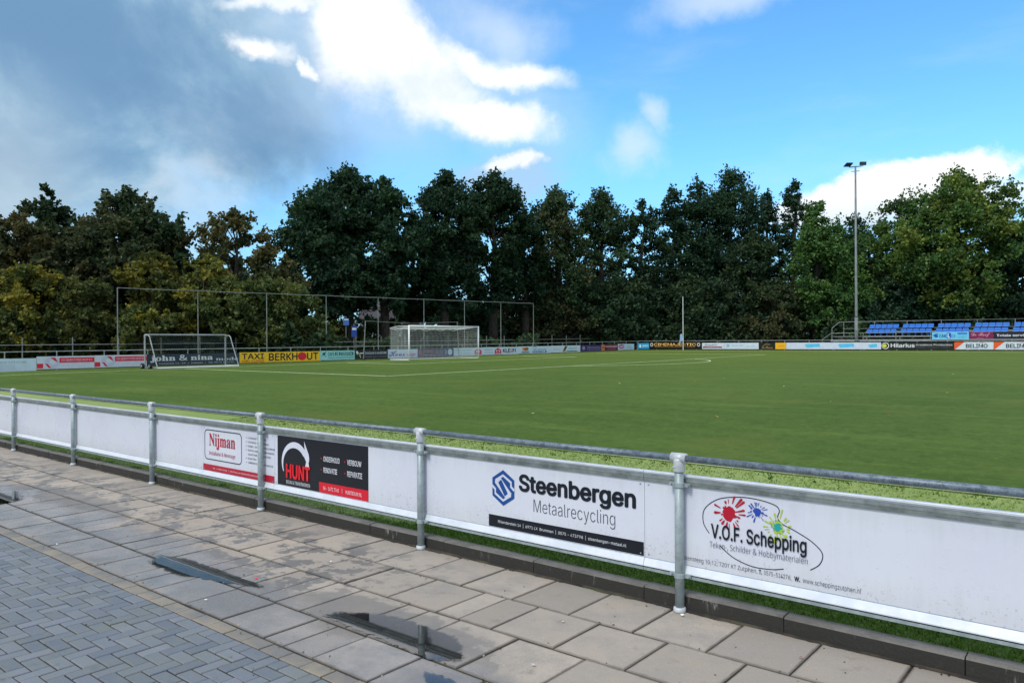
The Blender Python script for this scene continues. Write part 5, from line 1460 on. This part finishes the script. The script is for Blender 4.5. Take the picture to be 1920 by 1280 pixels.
# undergrowth and far woods read as one mass each
def mass(name, spec, seed, pal, leaf, per):
    r = np.random.default_rng(seed); P = np.array([lin(c) for c in PAL[pal]])
    pts = []; cols = []
    for (px0, px1, d0, d1, ytop, dens) in spec:
        n = int((px1 - px0) * per * dens)
        px = r.uniform(px0, px1, n); dd = r.uniform(d0, d1, n)
        X = (px - 960) / 1440 * dd; x = CY * X - SY * dd; y = SY * X + CY * dd
        lump = 0.72 + 0.28 * np.sin(px * 0.045 + r.uniform(0, 6)) * np.sin(px * 0.017 + 1) + 0.1 * np.sin(px * 0.13)
        hmax = (EYE + (639.5 - ytop) / 1440 * dd - np.interp(y, ZY, ZZ)) * lump
        z = np.interp(y, ZY, ZZ) + hmax * r.uniform(0, 1, n) ** 0.8
        pts.append(np.stack([x, y, z], 1)); cols.append(P[r.integers(0, len(P), n)] * r.uniform(0.6, 1.2, n)[:, None])
    pts = np.concatenate(pts); cols = np.concatenate(cols)
    o = ob(name, leaf_cloud(name, pts, r.uniform(0.7, 1.3, len(pts)) * leaf, cols, 0.3)); o['kind'] = 'stuff'
mass('undergrowth', [(-150, 620, 56, 61, 585, 1.0), (600, 800, 66, 72, 628, 0.6), (800, 1010, 80, 88, 618, 0.6), (1000, 1560, 92, 98, 585, 1.1), (1540, 2050, 88, 95, 575, 1.1)], 5, 'dark', 0.30, 26)
mass('distant_wood', [(-200, 570, 78, 92, 470, 1.0), (560, 800, 128, 140, 606, 0.8), (800, 1010, 105, 120, 545, 0.7), (1000, 1330, 112, 124, 480, 1.0), (1330, 2080, 108, 120, 470, 1.0)], 6, 'deep', 0.62, 20)

# ------------------------------------------------------------------ litter on the slabs
def scrap(px, py, s, rgb, label, seed):
    x, y = px_ground(px, py); r = random.Random(seed)
    n = 7; pts = [(math.cos(6.283 * k / n) * s * r.uniform(.6, 1.1), math.sin(6.283 * k / n) * s * 0.65 * r.uniform(.6, 1.1), 0.004 + r.uniform(0, .010)) for k in range(n)]
    me = new_mesh('litter_scrap', pts + [(0, 0, 0.013)], [(k, (k + 1) % n, n) for k in range(n)], paint(rgb, 0.6))
    o = ob('litter_scrap', me, None, (x, y, 0.003), r.uniform(0, 6))
    tag(o, label, 'litter', 'scraps of litter on the paving')
scrap(1279, 1154, 0.018, (232, 232, 224), 'crumpled white scrap at the foot of the nearest railing post', 1)
scrap(480, 1086, 0.016, (214, 30, 60), 'small bright red scrap on the damp slabs beside the puddle', 2)
scrap(1000, 1248, 0.017, (226, 224, 214), 'white scrap on a cracked slab right of the large puddle', 3)
scrap(1056, 1167, 0.014, (208, 200, 186), 'pale leaf scrap in the middle of a dry slab below the hexagon board', 4)
scrap(620, 1054, 0.013, (222, 216, 204), 'pale scrap on a slab below the black hammer board', 5)
scrap(386, 1126, 0.012, (240, 240, 236), 'white speck on the wet slab beside the cream bricks', 6)
scrap(1502, 1234, 0.016, (178, 96, 70), 'reddish scrap in a slab joint at the right', 7)
def leaves_on_turf():
    n = 34; x = rng.uniform(-22, 14, n); y = rng.uniform(8.8, 34, n)
    pts = np.stack([x, y, np.interp(y, ZY, ZZ) + 0.03], 1)
    P = np.array([lin(c) for c in ((150, 140, 90), (170, 166, 130), (120, 96, 50))])
    o = ob('fallen_leaves', leaf_cloud('fallen_leaves', pts, rng.uniform(0.03, 0.06, n), P[rng.integers(0, 3, n)], 2.5)); o['kind'] = 'stuff'
leaves_on_turf()
def debris():
    n = 900; x = rng.uniform(-15, 2.4, n); k = rng.integers(0, 5, n)
    rowy = np.array([4.64, 4.107, 3.603, 3.045, 2.636])
    y = np.where(rng.random(n) < 0.72, rowy[k] + rng.normal(0, 0.03, n) - np.where(k == 0, 0.03, 0), rng.uniform(2.0, 4.62, n))
    pts = np.stack([x, y, np.full(n, 0.004)], 1)
    P = np.array([lin(c) for c in ((60, 52, 40), (96, 84, 62), (150, 140, 118), (44, 40, 34), (84, 92, 50))])
    o = ob('debris', leaf_cloud('debris', pts, rng.uniform(0.004, 0.013, n), P[rng.integers(0, 5, n)], 3.0)); o['kind'] = 'stuff'
debris()
scrap(107, 1021, 0.014, (236, 236, 232), 'white scrap near the left end of the wet gutter', 8)
